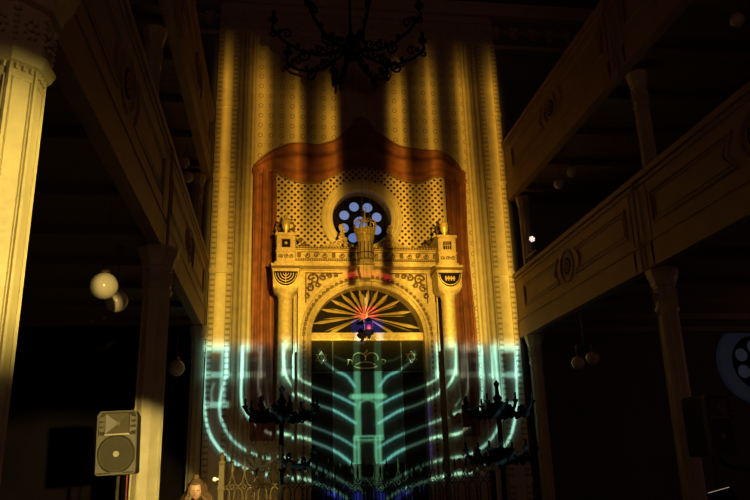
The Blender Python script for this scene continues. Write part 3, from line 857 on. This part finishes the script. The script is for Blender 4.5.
# ------------------------------------------------------------------ fence
FY = 13.0
fe = thing('iron_fence', 'low ornamental iron fence with spear tips in front of the ark platform', 'fence', (1.4, FY, ZF))
px_ = -.90
MB().box(px_-.045, px_+.045, FY-.045, FY+.045, ZF, 1.72).lathe([(.065, 1.72), (.065, 1.76), (.04, 1.78), (.055, 1.84), (.03, 1.88), (.005, 1.92)], (px_, FY, 0), 12).box(px_-.06, px_+.06, FY-.06, FY+.06, 1.30, 1.36).build('post', M['fence'], fe, True)
sp = .205
for i in range(23):
    x = -.72+i*sp
    mb = MB()
    zn = 1.34
    # half loops below and above the node on both sides, a diamond at the node, a spear on top
    for k in (-1, 1):
        mb.tube([(x+k*.032, FY, ZF+.12), (x+k*.032, FY, zn-.12), (x+k*.042, FY, zn-.07), (x+k*.07, FY, zn-.03), (x+k*sp/2, FY, zn-.012)], .010, 5)
        mb.tube([(x+k*sp/2, FY, zn+.012), (x+k*.07, FY, zn+.03), (x+k*.04, FY, zn+.08), (x+k*.016, FY, zn+.16), (x, FY, zn+.24)], .009, 5)
        mb.tube([(x, FY, zn+.045), (x+k*.04, FY, zn), (x, FY, zn-.045)], .009, 5)
    mb.tube([(x, FY, zn+.2), (x, FY, zn+.27), (x, FY, zn+.32), (x, FY, zn+.42)], [.009, .024, .016, .003], 6)
    mb.build('picket', M['fence'], fe, True)
rl = MB().box(-.9, 3.86, FY-.02, FY+.02, ZF+.1, ZF+.14)
rl.build('bottom_rail', M['fence'], fe)
MB().box(3.86-.04, 3.86+.04, FY-.045, FY+.045, ZF, 1.5).build('post', M['fence'], fe)
kb = at(214.5, 479.5, 12.95)
MB().tube([(px_-.04, FY, kb.z), (kb.x, FY, kb.z)], .012, 6).ball((kb.x, FY, kb.z), .035, 10, 7).build('knob', M['globe'], fe, True)

# ------------------------------------------------------------------ loudspeakers
def speaker(name, loc, rz, label, lean=0):
    t = thing(name, label, 'speaker', loc, 'loudspeakers on stands')
    W, H, DP = .215, .70, .36
    L = Vector(loc)
    WL[t.name] = Vector((0, 0, 0))
    def B(mb, nm, m, par=t, sm=False, bv=0): return mb.build(nm, m, par, sm, bv)
    # cabinet outline, slightly narrower at the top corners
    out = [(-W, .02), (-W+.02, 0), (W-.02, 0), (W, .02), (W, H-.05), (W-.03, H), (-W+.03, H), (-W, H-.05)]
    B(MB().xz(out, .05, DP), 'cabinet', M['cabinet'], bv=.008)
    inn = [(x*.93, H/2+(z-H/2)*.955) for x, z in out]
    B(MB().strip(inn+[inn[0]], out+[out[0]], 0, .06), 'front_frame', M['horn'], bv=.004)
    # horn: rectangular flare
    hz0, hz1, hx = .445, H-.03, .125
    v = [(-hx, .005, hz0), (hx, .005, hz0), (hx, .005, hz1), (-hx, .005, hz1), (-.02, .048, .54), (.02, .048, .54), (.02, .048, .58), (-.02, .048, .58)]
    mb = MB().add(v, [(0, 1, 5, 4), (1, 2, 6, 5), (2, 3, 7, 6), (3, 0, 4, 7), (4, 5, 6, 7)])
    B(mb, 'horn', M['horn'])
    B(MB().box(-hx-.01, hx+.01, -.004, .02, hz0-.014, hz0), 'horn_lip', M['badge'])
    for k in (-1, 1):
        vt = MB().box(min(k*.135, k*.142), max(k*.135, k*.142), .008, .05, .46, .65)
        for z in (.47, .53, .59): vt.xz([(k*.14, z), (k*.195, z+.01), (k*.195, z+.035), (k*.14, z+.045)][::k], .008, .05)
        B(vt, 'side_fin', M['horn'])
    B(MB().strip(arc(0, .225, .205, .215, 0, 2*PI, 33)[:], [(x, z) for x, z in [(max(-.2, min(.2, .29*math.cos(2*PI*i/32))), max(.03, min(.43, .225+.3*math.sin(2*PI*i/32)))) for i in range(33)]], .01, .05), 'baffle', M['horn'])
    w_o = B(MB().lathe([(.2, .012), (.19, .004), (.175, .02), (.12, .04), (.06, .046), (.02, .046)], (0, 0, .225), 32, ax='y'), 'woofer', M['cone'], sm=True)
    rg = MB()
    for r in (.185, .13, .09): rg.tube([(x, .012 if r > .15 else .032, z) for x, z in arc(0, .225, r, r, 0, 2*PI, 33)[:-1]], .004, 5, True)
    B(rg, 'surround_ring', M['horn'], w_o, True)
    B(MB().lathe([(.032, 0), (.032, .03)], (0, 0, .225), 16, ax='y'), 'badge', M['badge'])
    t.rotation_euler = (0, lean, rz)
    return t
def stand(loc, ztop, label):
    t = thing('speaker_stand', label, 'stand', loc, 'speaker stands')
    MB().tube([loc, (loc[0], loc[1], ztop)], .02, 10).build('pole', M['cabinet'], t, True)
    MB().lathe([(.035, .95), (.035, 1.03)], (loc[0], loc[1], 0), 12).build('collar', M['cabinet'], t)
    for k in range(3):
        a = PI/6+k*2*PI/3
        MB().tube([(loc[0]+.03*math.cos(a), loc[1]+.03*math.sin(a), .98), (loc[0]+.5*math.cos(a), loc[1]+.5*math.sin(a), .02)], .014, 6).build('leg', M['cabinet'], t, True)
    return t
s1 = at(115, 475, 8.6)
speaker('loudspeaker', (s1.x, s1.y, s1.z), .05, 'black loudspeaker lit yellow with silver badge, beside the left lit column', -.035)
stand((s1.x, s1.y+.18, 0), s1.z-.012, 'black speaker stand under the yellow-lit left loudspeaker')
MB_c = MB().tube([(s1.x+.10, s1.y+.1, 0.02), (s1.x+.09, s1.y+.12, .8), (s1.x+.08, s1.y+.3, 1.3), (s1.x+.05, s1.y+.42, s1.z+.1)], .008, 6)
tag(MB_c.build('cable', mat('red brown cable', (.25, .06, .03), .6)), 'thin reddish cable hanging beside the left speaker stand', 'cable')
s2 = at(727, 456, 8.0)
speaker('loudspeaker', (s2.x, s2.y, s2.z), .25, 'unlit black loudspeaker on the right side below the rose window', .0)
stand((s2.x-.08, s2.y+.15, 0), s2.z-.005, 'black speaker stand under the unlit right loudspeaker')
MB_c = MB().tube([(s2.x+.05, s2.y+.2, s2.z-.035), (s2.x+.1, s2.y+.25, s2.z-.08), (s2.x+.28, s2.y+.3, s2.z-.14), (s2.x+.6, s2.y+.3, s2.z-.16), (s2.x+.9, s2.y+.3, .4), (s2.x+.95, s2.y+.3, .03)], .03, 8)
tag(MB_c.build('cable', M['black'], None, True), 'thick black cable sagging behind the right loudspeaker', 'cable')

# small stand with a bright edge at the lower right
m1 = at(716, 492, 7.2)
ms = thing('music_stand', 'small dark stand with a thin shining edge at the bottom right corner', 'stand', (m1.x, m1.y, 0))
MB().tube([(m1.x, m1.y, 0), (m1.x, m1.y, m1.z-.02)], .012, 8).build('pole', M['black'], ms, True)
MB().grid(2, 2, lambda u, v: (m1.x-.14+.26*u, m1.y-.05-.18*v, m1.z-.01+.05*u-.10*v), .012).build('desk', M['black'], ms)
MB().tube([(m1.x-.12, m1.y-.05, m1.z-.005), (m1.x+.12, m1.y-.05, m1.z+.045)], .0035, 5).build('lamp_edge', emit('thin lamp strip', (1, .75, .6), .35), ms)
for k in range(3):
    a = PI/2+k*2*PI/3
    MB().tube([(m1.x, m1.y, .3), (m1.x+.25*math.cos(a), m1.y+.25*math.sin(a), .012)], .01, 6).build('leg', M['black'], ms)
# ------------------------------------------------------------------ woman at the lower left
def person():
    hx, hy = -.82, 8.2
    t = thing('person', 'person with long brown hair in a topknot looking down near the fence post', 'person', (hx, hy, 0))
    # skeleton for the skin modifier (z up, faces -Y, head bowed)
    V = []; Eg = []; Rr = []
    def v(p, r, parent=None):
        V.append(p); Rr.append(r)
        if parent is not None: Eg.append((parent, len(V)-1))
        return len(V)-1
    pel = v((0, .05, .82), .135)
    sp1 = v((0, .05, .98), .115, pel); ch_ = v((0, .03, 1.14), .135, sp1); up = v((0, .01, 1.25), .11, ch_); nk = v((0, -.03, 1.34), .05, up); v((0, -.07, 1.42), .05, nk)
    for k in (-1, 1):
        h = v((k*.09, .05, .78), .10, pel); kn_ = v((k*.10, .02, .45), .065, h); an = v((k*.10, .06, .10), .042, kn_); v((k*.11, -.08, .045), .04, an)
        s_ = v((k*.17, .02, 1.23), .062, up); el = v((k*.22, .0, .98), .045, s_); wr = v((k*.13, -.20, .93), .028, el); pm = v((k*.10, -.26, .94), .030, wr)
        for j, (dx, ln_) in enumerate(((-.03, .065), (-.01, .08), (.01, .075), (.03, .06))):
            f1 = v((k*.10+dx, -.30, .945), .0095, pm); f2 = v((k*.10+dx, -.30-ln_*.6, .925), .0085, f1); v((k*.10+dx, -.30-ln_*.8, .895), .0075, f2)
        t1 = v((k*.06, -.25, .955), .011, wr); v((k*.045, -.285, .95), .009, t1)
    me = bpy.data.meshes.new('body'); me.from_pydata(V, Eg, []); o = bpy.data.objects.new('body', me); col.objects.link(o); o.parent = t
    md = o.modifiers.new('skin', 'SKIN')
    for i, r in enumerate(Rr): me.skin_vertices[0].data[i].radius = (r, r)
    me.skin_vertices[0].data[0].use_root = True
    s_ = o.modifiers.new('sub', 'SUBSURF'); s_.levels = 1; s_.render_levels = 2
    me.materials.append(M['coat'])
    WL[t.name] = Vector((0, 0, 0))
    # head: a sphere pushed into cranium, jaw, brow, nose and eye sockets, tipped forward
    import mathutils
    tip = Matrix.Rotation(math.radians(24), 4, 'X')
    HC = Vector((0, -.10, 1.465))
    def place(p): return tuple(HC + tip @ Vector(p))
    def head(u, w):
        th = 2*PI*u; ph = PI*(w*.998+.001)
        x, y, z = math.sin(ph)*math.sin(th), -math.sin(ph)*math.cos(th), math.cos(ph)
        X, Y_, Z = x*.074, y*.092, z*.112
        front = max(0, -y)
        if z < 0: X *= 1-.34*min(1, -z)**1.2; Y_ *= 1-.12*(-z)
        g_ = lambda cx_, cz_, sx_, sz_: math.exp(-((x-cx_)/sx_)**2-((z-cz_)/sz_)**2)*(front > .2)
        Y_ -= .024*g_(0, -.16, .13, .16)+.010*g_(0, .1, .12, .25)
        Y_ += .014*g_(.38, .08, .2, .11)+.014*g_(-.38, .08, .2, .11)
        Y_ -= .007*g_(0, -.5, .3, .07)+.010*g_(0, -.78, .3, .14)+.006*g_(0, .28, .7, .1)
        Y_ += .006*g_(0, -.43, .3, .04)
        return place((X, Y_, Z))
    MB().grid(49, 37, head).build('head', M['skin'], t, True)
    ear = MB()
    for k in (-1, 1): ear.ball(place((k*.074, .0, -.01)), .026, 8, 6, .4, .7, 1.2)
    ear.build('ears', M['skin'], t, True)
    ey = MB()
    for k in (-1, 1):
        ey.tube([place((k*(.012+.008*i), -.083+.003*abs(i-2), .0+.003*math.sin(PI*i/4))) for i in range(5)], .0035, 5)
        ey.tube([place((k*(.012+.008*i), -.088+.004*i, .022+.004*math.sin(PI*i/4))) for i in range(5)], .003, 5)
    ey.build('eyes', M['hair'], t, True)
    MB().tube([place((-.022+.011*i, -.093+.003*abs(i-2), -.055)) for i in range(5)], [.002, .005, .006, .005, .002], 6).build('lips', mat('lips', (.4, .12, .10), .4), t, True)
    hr = MB()
    def cap(u, w):
        th = PI*.27+2*PI*.73*u; ph = PI*(.02+.62*w)
        x, y, z = math.sin(ph)*math.sin(th), -math.sin(ph)*math.cos(th), math.cos(ph)
        wv = 1+.02*math.sin(u*60)
        return place((x*.086*wv, y*.104*wv, z*.124*wv))
    hr.grid(50, 20, cap, .004)
    def top(u, w):
        th = -PI*.35+PI*.7*u; ph = PI*(.02+.26*w)
        return place((math.sin(ph)*math.sin(th)*.088, -math.sin(ph)*math.cos(th)*.102, math.cos(ph)*.124))
    hr.grid(20, 8, top, .004)
    hr.ball(place((0, .02, .128)), .034, 12, 9, 1, 1, 1.1)
    # long locks falling over the shoulders
    for k in (-1, 1):
        for j in range(11):
            a = (j/10)
            x0 = k*(.066+.020*a); y0 = -.055+.10*a
            p0 = place((x0, y0, .045)); p1 = place((x0*1.14, y0+.01, -.05))
            pts = [p0, p1, (k*(.105+.045*a), p1[1]+.0, 1.36), (k*(.14+.05*a), p1[1]+.02+.04*math.sin(j), 1.27), (k*(.13+.06*a), p1[1]+.03, 1.14+.02*math.sin(j*2)), (k*(.12+.06*a), p1[1]+.04, 1.03)]
            hr.tube(pts, [.016, .020, .024, .024, .018, .006], 6)
    hr.build('hair', M['hair'], t, True)
    ct = MB()
    def coat(u, w):
        th = 2*PI*u
        z = 1.31-w*.75
        prof = [(.0, .07), (.06, .15), (.16, .205), (.4, .19), (.7, .19), (1, .23)]
        r = interp(prof, w)
        return (r*math.cos(th)*(1.0), .03+r*math.sin(th)*.66, z+.012*math.sin(th*5)*w)
    ct.grid(40, 24, coat)
    ct.build('coat', M['coat'], t, True)
    t.location = (hx, hy, 0); t.scale = (.98, .98, .975)
    return t
person()

# ------------------------------------------------------------------ projector slide
# The projected picture (light bands, menorah of light) is computed here in metres on the end wall
# and thrown by a projector lamp standing in the nave.
SX0, SX1, SZ0, SZ1 = -2.0, 6.4, .6, 12.6
RES = 90
nW, nH = int((SX1-SX0)*RES), int((SZ1-SZ0)*RES)
gx = SX0+(np.arange(nW)+.5)/RES
gz = SZ0+(np.arange(nH)+.5)/RES
GX, GZ = np.meshgrid(gx, gz)
def wp(px, py): p = at(px, py, Y=D); return (p.x, p.z)
YEL = np.array((1.0, .54, .055)); YEL2 = np.array((1.0, .67, .095))
prof = [(206, 0), (211, .12), (214, .30), (219, .45), (225, .95), (229, .75), (233, .38), (239, .22), (244, .22), (250, .42), (256, .75), (263, 1), (268, .75), (274, .32), (283, .32), (290, .62), (297, 1), (302, .55), (308, .10), (314, .22), (322, .5), (328, .9), (333, .95), (337, .5), (343, .02), (380, .02), (386, .3), (392, .75), (400, 1), (405, .5), (410, .12), (418, .3), (424, .5), (430, .95), (435, .6), (441, .16), (448, .14), (455, .4), (461, .95), (467, .75), (473, .30), (481, .30), (488, .6), (494, 1), (498, .55), (503, .18), (508, 0)]
bx_ = np.array([wp(p, 110)[0] for p, _ in prof]); bi = np.array([q for _, q in prof])
stripe = np.interp(gx, bx_, bi, 0, 0)[None, :]
lowp = np.interp(gx, [-1.72, -1.6, -1.2, -.9, -.5, 0, 4.1, 4.5, 5.1, 5.5, 5.66, 5.8], [0, .45, .85, .62, .85, .92, .92, .8, .7, .75, .5, 0])[None, :]
t = np.clip((9.9-GZ)/3.6, 0, 1); t = t*t*(3-2*t)
I = stripe*(1-t)+(lowp*(.66+.34*stripe))*t
# dark gap in the middle between the light bands
midx = wp(363, 150)[0]
zg = np.clip((GZ-7.6)/1.1, 0, 1)
gap = 1-np.exp(-((GX-midx)/.50)**6)*zg*.97
I = I*np.where(GZ > 7.6, gap, 1)
# soft vertical pleats carried down
I = I*(1-.16*(1-t)*0-.14*t*(.5+.5*np.cos((GX+.35)*2*PI/.78)))
# top fade, a little lower in the middle
edge = 12.15-.95*np.exp(-((GX-1.45)/1.65)**4)
I = I*np.clip((edge+.35-GZ)/1.6, 0, 1)
# dark bars beside the turret
for c_, w_ in ((wp(348, 250)[0], .10), (wp(382.5, 250)[0], .14)):
    I = I*(1-.88*np.exp(-((GX-c_)/w_)**4)*np.clip((GZ-5.55)/.1, 0, 1)*np.clip((7.2-GZ)/.5, 0, 1))
# bottom fade
zf = 4.22
low = np.clip((GZ-(zf-.62))/.75, 0, 1)**2.1
I = I*(low*1.0)
bright = .62+.38*np.clip((8.9-GZ)/3.0, 0, 1)
img = np.zeros((nH, nW, 3))
hue = np.clip((8.5-GZ)/4.0, 0, 1)[..., None]
img += ((I*bright)**2.0)[..., None]*(YEL*(1-hue)+YEL2*hue)
# residual glow of the lower picture
res = np.clip((4.3-GZ)/.3, 0, 1)*np.clip((GX+1.75)/.2, 0, 1)*np.clip((5.85-GX)/.3, 0, 1)*np.clip((GZ-.9)/2.6, .12, 1)
img += (res*.0022)[..., None]*np.array((.75, .62, .45))
TEAL = np.array((.36, .95, 1.05)); GREEN = np.array((.36, .92, .68))
def seg_dist(pts):
    P = np.array(pts); d = np.full(GX.shape, 9.0)
    x0, x1 = P[:, 0].min()-.5, P[:, 0].max()+.5; z0, z1 = P[:, 1].min()-.5, P[:, 1].max()+.5
    i0, i1 = max(0, int((x0-SX0)*RES)), min(nW, int((x1-SX0)*RES)); j0, j1 = max(0, int((z0-SZ0)*RES)), min(nH, int((z1-SZ0)*RES))
    gx_, gz_ = GX[j0:j1, i0:i1], GZ[j0:j1, i0:i1]; dd = np.full(gx_.shape, 9.0)
    for a, b in zip(P, P[1:]):
        ab = b-a; L = (ab**2).sum()+1e-9
        tt = np.clip(((gx_-a[0])*ab[0]+(gz_-a[1])*ab[1])/L, 0, 1)
        dd = np.minimum(dd, np.hypot(gx_-a[0]-tt*ab[0], gz_-a[1]-tt*ab[1]))
    d[j0:j1, i0:i1] = dd
    return d
def catmull(pts, n=8):
    P = [np.array(p) for p in pts]; P = [2*P[0]-P[1]]+P+[2*P[-1]-P[-2]]; out = []
    for i in range(1, len(P)-2):
        for k in range(n):
            t_ = k/n
            out.append(.5*((2*P[i])+(-P[i-1]+P[i+1])*t_+(2*P[i-1]-5*P[i]+4*P[i+1]-P[i+2])*t_**2+(-P[i-1]+3*P[i]-3*P[i+1]+P[i+2])*t_**3))
    out.append(P[-2]); return out
def line(pxs, w, inten, c=TEAL, glow=.085, gw=.09, curve=True):
    pts = [wp(*p) for p in pxs]
    if curve: pts = catmull(pts)
    d = seg_dist(pts)
    w = w*.78; inten = inten**1.6*.8
    v = np.clip((w-d)/.022+.5, 0, 1)*inten+np.exp(-(d/gw)**2)*glow*inten+np.exp(-(d/(gw*2.8))**2)*glow*.05*inten
    global img
    img = img+v[..., None]*c
MC = 362.5
def both(pts, w, inten, c=TEAL, **k):
    line(pts, w, inten, c, **k)
    line([(2*MC-x, y) for x, y in pts], w, inten, c, **k)
def sided(pl, mirror_c, w, i, **k):
    line(pl, w, i, **k)
    line([(2*mirror_c(x)-x, y) for x, y in pl], w, i, **k)
mc = lambda x: 359.8+5.5*min(1, max(0, (x-205)/110))
sided([(204, 352), (203.5, 400), (207, 427), (215, 444), (230, 460), (254, 472), (285, 477), (300, 480), (314, 484), (332, 491), (345, 499)], mc, .038, .75)
sided([(226.5, 352), (225, 376), (219, 405), (224, 428), (239, 446), (262, 457), (290, 461), (312, 467), (336, 479), (352, 490)], mc, .034, .62)
sided([(242, 352), (241, 398), (247, 415), (258, 427), (276, 436), (295, 438), (312, 443), (335, 453), (352, 466)], mc, .036, .85)
sided([(260, 352), (258, 385), (262, 402), (270, 412), (286, 419), (312, 428), (335, 437), (354, 448)], mc, .030, .62)
sided([(277.5, 352), (279, 375), (290, 392), (312, 404), (334, 412), (354, 424)], mc, .030, .9)
sided([(293, 352), (293, 374), (299, 382), (312, 388), (334, 396), (354, 406)], mc, .028, .8)
sided([(318, 352), (322, 362), (334, 371.5), (345, 377), (353, 387)], mc, .034, .8)
# collars and flame bars of the arms
def fill(x0, x1, y0, y1, inten, soft=.05, c=TEAL):
    inten = inten**1.7
    a, b = wp(x0, y1), wp(x1, y0)
    m = np.clip((GX-a[0])/soft+.5, 0, 1)*np.clip((b[0]-GX)/soft+.5, 0, 1)*np.clip((GZ-a[1])/soft+.5, 0, 1)*np.clip((b[1]-GZ)/soft+.5, 0, 1)
    global img
    img = img*(1-m[..., None]*min(1, inten)*.6)+(m*inten)[..., None]*c
for x0, x1, c_ in ((202, 229, 359.8), (240, 263, 361.3), (276, 295, 363.5)):
    for side in (0, 1):
        a, b = (x0, x1) if not side else (2*c_-x1, 2*c_-x0)
        fill(a, b, 345, 352, .62, .10); fill(a-1, b+1, 372, 378, .42, .05)
        fill(a-3, a+1, 374, 376, .35); fill(b-1, b+3, 374, 376, .35)
        fill(a+2, b-2, 337, 346, .16, .22, np.array((.9, .9, .5)))
        if x0 < 210:
            fill(a, b, 402, 408, .45, .05)
            inx = (b-10, b-3) if not side else (a+3, a+10)
            fill(*inx, 352, 404, .45, .06)
            line([((a+b)/2-2, 384), ((a+b)/2-5, 393), ((a+b)/2-4, 401)], .04, .25)
        elif x0 < 250:
            fill(a+(2 if not side else 16), b-(16 if not side else 2), 352, 374, .30, .06)
            fill((a+b)/2-1, (a+b)/2+5, 358, 362, .25, .05)
for xs, mm, i0 in (((203.7, 226.5), 359.7, .8), ((242, 260), 361.3, .8), ((277.5, 293), 363.5, .9)):
    for x in xs:
        for q in (x, 2*mm-x): line([(q, 347), (q, 377)], .045, i0*.8, glow=.3, gw=.13, curve=False)
    fill(xs[0], xs[1], 341, 348, .55, .16, np.array((.75, .95, .6)))
    fill(2*mm-xs[1], 2*mm-xs[0], 341, 348, .55, .16, np.array((.75, .95, .6)))
line([(266, 380), (267, 400), (272, 412)], .02, .3); line([(456.5, 380), (455, 398), (449, 408)], .02, .3)
# central stem
for x in (355.3, 376.6):
    fill(x-2.2, x+2.2, 343, 437, .56, .03, GREEN)
    fill(x-2.9, x-1.0, 437, 491, .62, .02, GREEN); fill(x+.9, x+2.7, 437, 491, .62, .02, GREEN)
    line([(x, 345), (x, 490)], .01, .10, GREEN, glow=.3, gw=.16, curve=False)
fill(350, 382, 394.5, 400, .72, .04, GREEN); fill(347.5, 353, 395.5, 399, .6, .05, GREEN); fill(379, 384.5, 395.5, 399, .6, .05, GREEN)
fill(353, 381, 436, 438, .7, .03, GREEN); fill(354, 380, 439.5, 441.5, .6, .03, GREEN); fill(352, 356, 436, 441, .5, .03, GREEN); fill(378, 382, 436, 441, .5, .03, GREEN)
line([(357, 409), (359, 403), (366, 400.5), (373, 403), (375, 409)], .03, .55, GREEN)
line([(357, 449), (358, 444), (366, 442), (374, 444), (375, 449)], .02, .3, GREEN)
fill(357, 375, 478, 481, .3, .03, GREEN); fill(357, 375, 485, 487, .3, .03, GREEN)
line([(333, 357), (342, 361), (352, 362)], .02, .5, GREEN); line([(399, 357), (391, 361), (379, 362)], .02, .5, GREEN)
# faint light that lets the gilt emblems of the top panel read
fill(313, 424, 345, 371, .13, .1, np.array((.75, .8, .35)))
# deep blue foot of the picture
fill(318, 412, 492, 505, .10, .05, np.array((.12, .10, 1.0)))
for a, b in ((352, 359), (376, 383)): fill(a, b, 493, 505, 1.1, .06, np.array((.05, .08, 1.0)))
line([(325, 493), (335, 497), (345, 506)], .05, 1.0, np.array((.05, .08, 1.0))); line([(408, 492), (400, 495), (391, 506)], .05, 1.0, np.array((.05, .08, 1.0)))
fill(425.6, 426.8, 400, 470, .22, .02, np.array((.1, .1, 1.0)))
# flame star in the tympanum: red, blue and white patches
fill(353, 376, 308, 320, .85, .05, np.array((1, .16, .16))); fill(362, 376, 308, 323, .6, .05, np.array((1, .12, .14)))
line([(340, 309), (358, 309)], .06, .2, np.array((1, .06, .05)), curve=False); line([(366, 309), (395, 307)], .06, .2, np.array((1, .06, .05)), curve=False)
fill(351, 380, 322, 333, 1.5, .10, np.array((.10, .12, 1.0)))
fill(353, 362, 333, 344, .8, .08, np.array((.75, .9, 1.0))); fill(374, 380, 333, 344, .55, .08, np.array((.75, .9, 1.0)))
line([(340, 279), (355, 276), (368, 276), (385, 280)], .10, .36, np.array((1, .05, .08)))
line([(364.5, 296), (364.5, 320)], .03, .8, np.array((1, .9, .6)), curve=False)
img = np.clip(img, 0, 4)
# keep the slide's border black
img[:3] = 0; img[-3:] = 0; img[:, :3] = 0; img[:, -3:] = 0
slide = bpy.data.images.new('projector_slide', nW, nH, alpha=False, float_buffer=True)
slide.colorspace_settings.name = 'Non-Color'
buf = np.ones((nH, nW, 4), np.float32); buf[..., :3] = img
slide.pixels.foreach_set(buf.ravel()); slide.update(); slide.pack()

PR = Vector((1.85, -2.0, 2.2)); TH = D-PR.y
pl = bpy.data.lights.new('projector', 'SPOT'); po = bpy.data.objects.new('projector', pl); col.objects.link(po)
po.location = PR; po.rotation_euler = (PI/2, 0, 0)
pl.energy = 36000; pl.spot_size = math.radians(80); pl.spot_blend = 0; pl.shadow_soft_size = .02
pl.use_nodes = True; nt = pl.node_tree; n = N(nt)
em = nt.nodes['Emission']
tc = nt.nodes.new('ShaderNodeTexCoord'); sx = nt.nodes.new('ShaderNodeSeparateXYZ'); nt.links.new(tc.outputs['Normal'], sx.inputs[0])
zz = n.m('ABSOLUTE', sx.outputs[2])
SGN = 1
wx = n.m('ADD', n.m('MULTIPLY', n.m('DIVIDE', sx.outputs[0], zz), TH*SGN), PR.x)
wz = n.m('ADD', n.m('MULTIPLY', n.m('DIVIDE', sx.outputs[1], zz), TH*SGN), PR.z)
u = n.m('DIVIDE', n.m('SUBTRACT', wx, SX0), SX1-SX0); v = n.m('DIVIDE', n.m('SUBTRACT', wz, SZ0), SZ1-SZ0)
cb = nt.nodes.new('ShaderNodeCombineXYZ'); nt.links.new(u, cb.inputs[0]); nt.links.new(v, cb.inputs[1])
im = nt.nodes.new('ShaderNodeTexImage'); im.image = slide; im.extension = 'CLIP'; im.interpolation = 'Linear'
nt.links.new(cb.outputs[0], im.inputs[0]); nt.links.new(im.outputs[0], em.inputs['Color'])

# ------------------------------------------------------------------ stage spots and added fill lights
def spot(name, loc, target, energy, ang, blend, c, r=.05):
    L = bpy.data.lights.new(name, 'SPOT'); L.energy = energy; L.spot_size = math.radians(ang); L.spot_blend = blend; L.color = c; L.shadow_soft_size = r
    o = bpy.data.objects.new(name, L); col.objects.link(o); o.location = loc
    o.rotation_euler = (Vector(target)-Vector(loc)).to_track_quat('-Z', 'Y').to_euler()
    return o
WARM = (1, .74, .20)
spot('stage_spot', (4.2, 1.2, 2.2), (-1.62, 4.1, 3.06), 3400, 17.5, .85, WARM)
spot('stage_spot', (1.6, -1.4, 1.9), (-2.2, 9.6, .6), 7500, 20, .3, (1, .76, .27))
spot('stage_spot', (-.5, 0, 7.2), (-.55, 13, 1.22), 60000, 6.2, .4, (1, .76, .27))
spot('stage_spot', (.3, -1.0, 2.6), (gp1.x+.05, gp1.y, gp1.z), 2600, 2.2, .4, (1, .70, .22))
amb = bpy.data.lights.new('ambient_fill', 'AREA'); amb.energy = 60; amb.size = 6; amb.color = (1, .47, .40)  # unseen fill, added for a faint reddish ambience
ao = bpy.data.objects.new('ambient_fill', amb); col.objects.link(ao); ao.location = (2.5, -8.5, 5.0); ao.rotation_euler = (math.radians(92), 0, 0)
al = bpy.data.lights.new('aisle_fill', 'POINT'); al.energy = 12; al.color = (1, .50, .40); al.shadow_soft_size = .1  # unseen fill, added to lift the background of the right aisle
alo = bpy.data.objects.new('aisle_fill', al); col.objects.link(alo); alo.location = (11.2, 11.2, 3.4)
w = bpy.data.worlds.new('world'); sc.world = w; w.use_nodes = True
w.node_tree.nodes['Background'].inputs[0].default_value = (.01, .012, .02, 1); w.node_tree.nodes['Background'].inputs[1].default_value = .1

vs = sc.view_settings
vs.view_transform = 'Standard'; vs.look = 'None'; vs.exposure = 0; vs.gamma = 1; vs.use_curve_mapping = False
sc.cycles.max_bounces = 8; sc.cycles.diffuse_bounces = 5
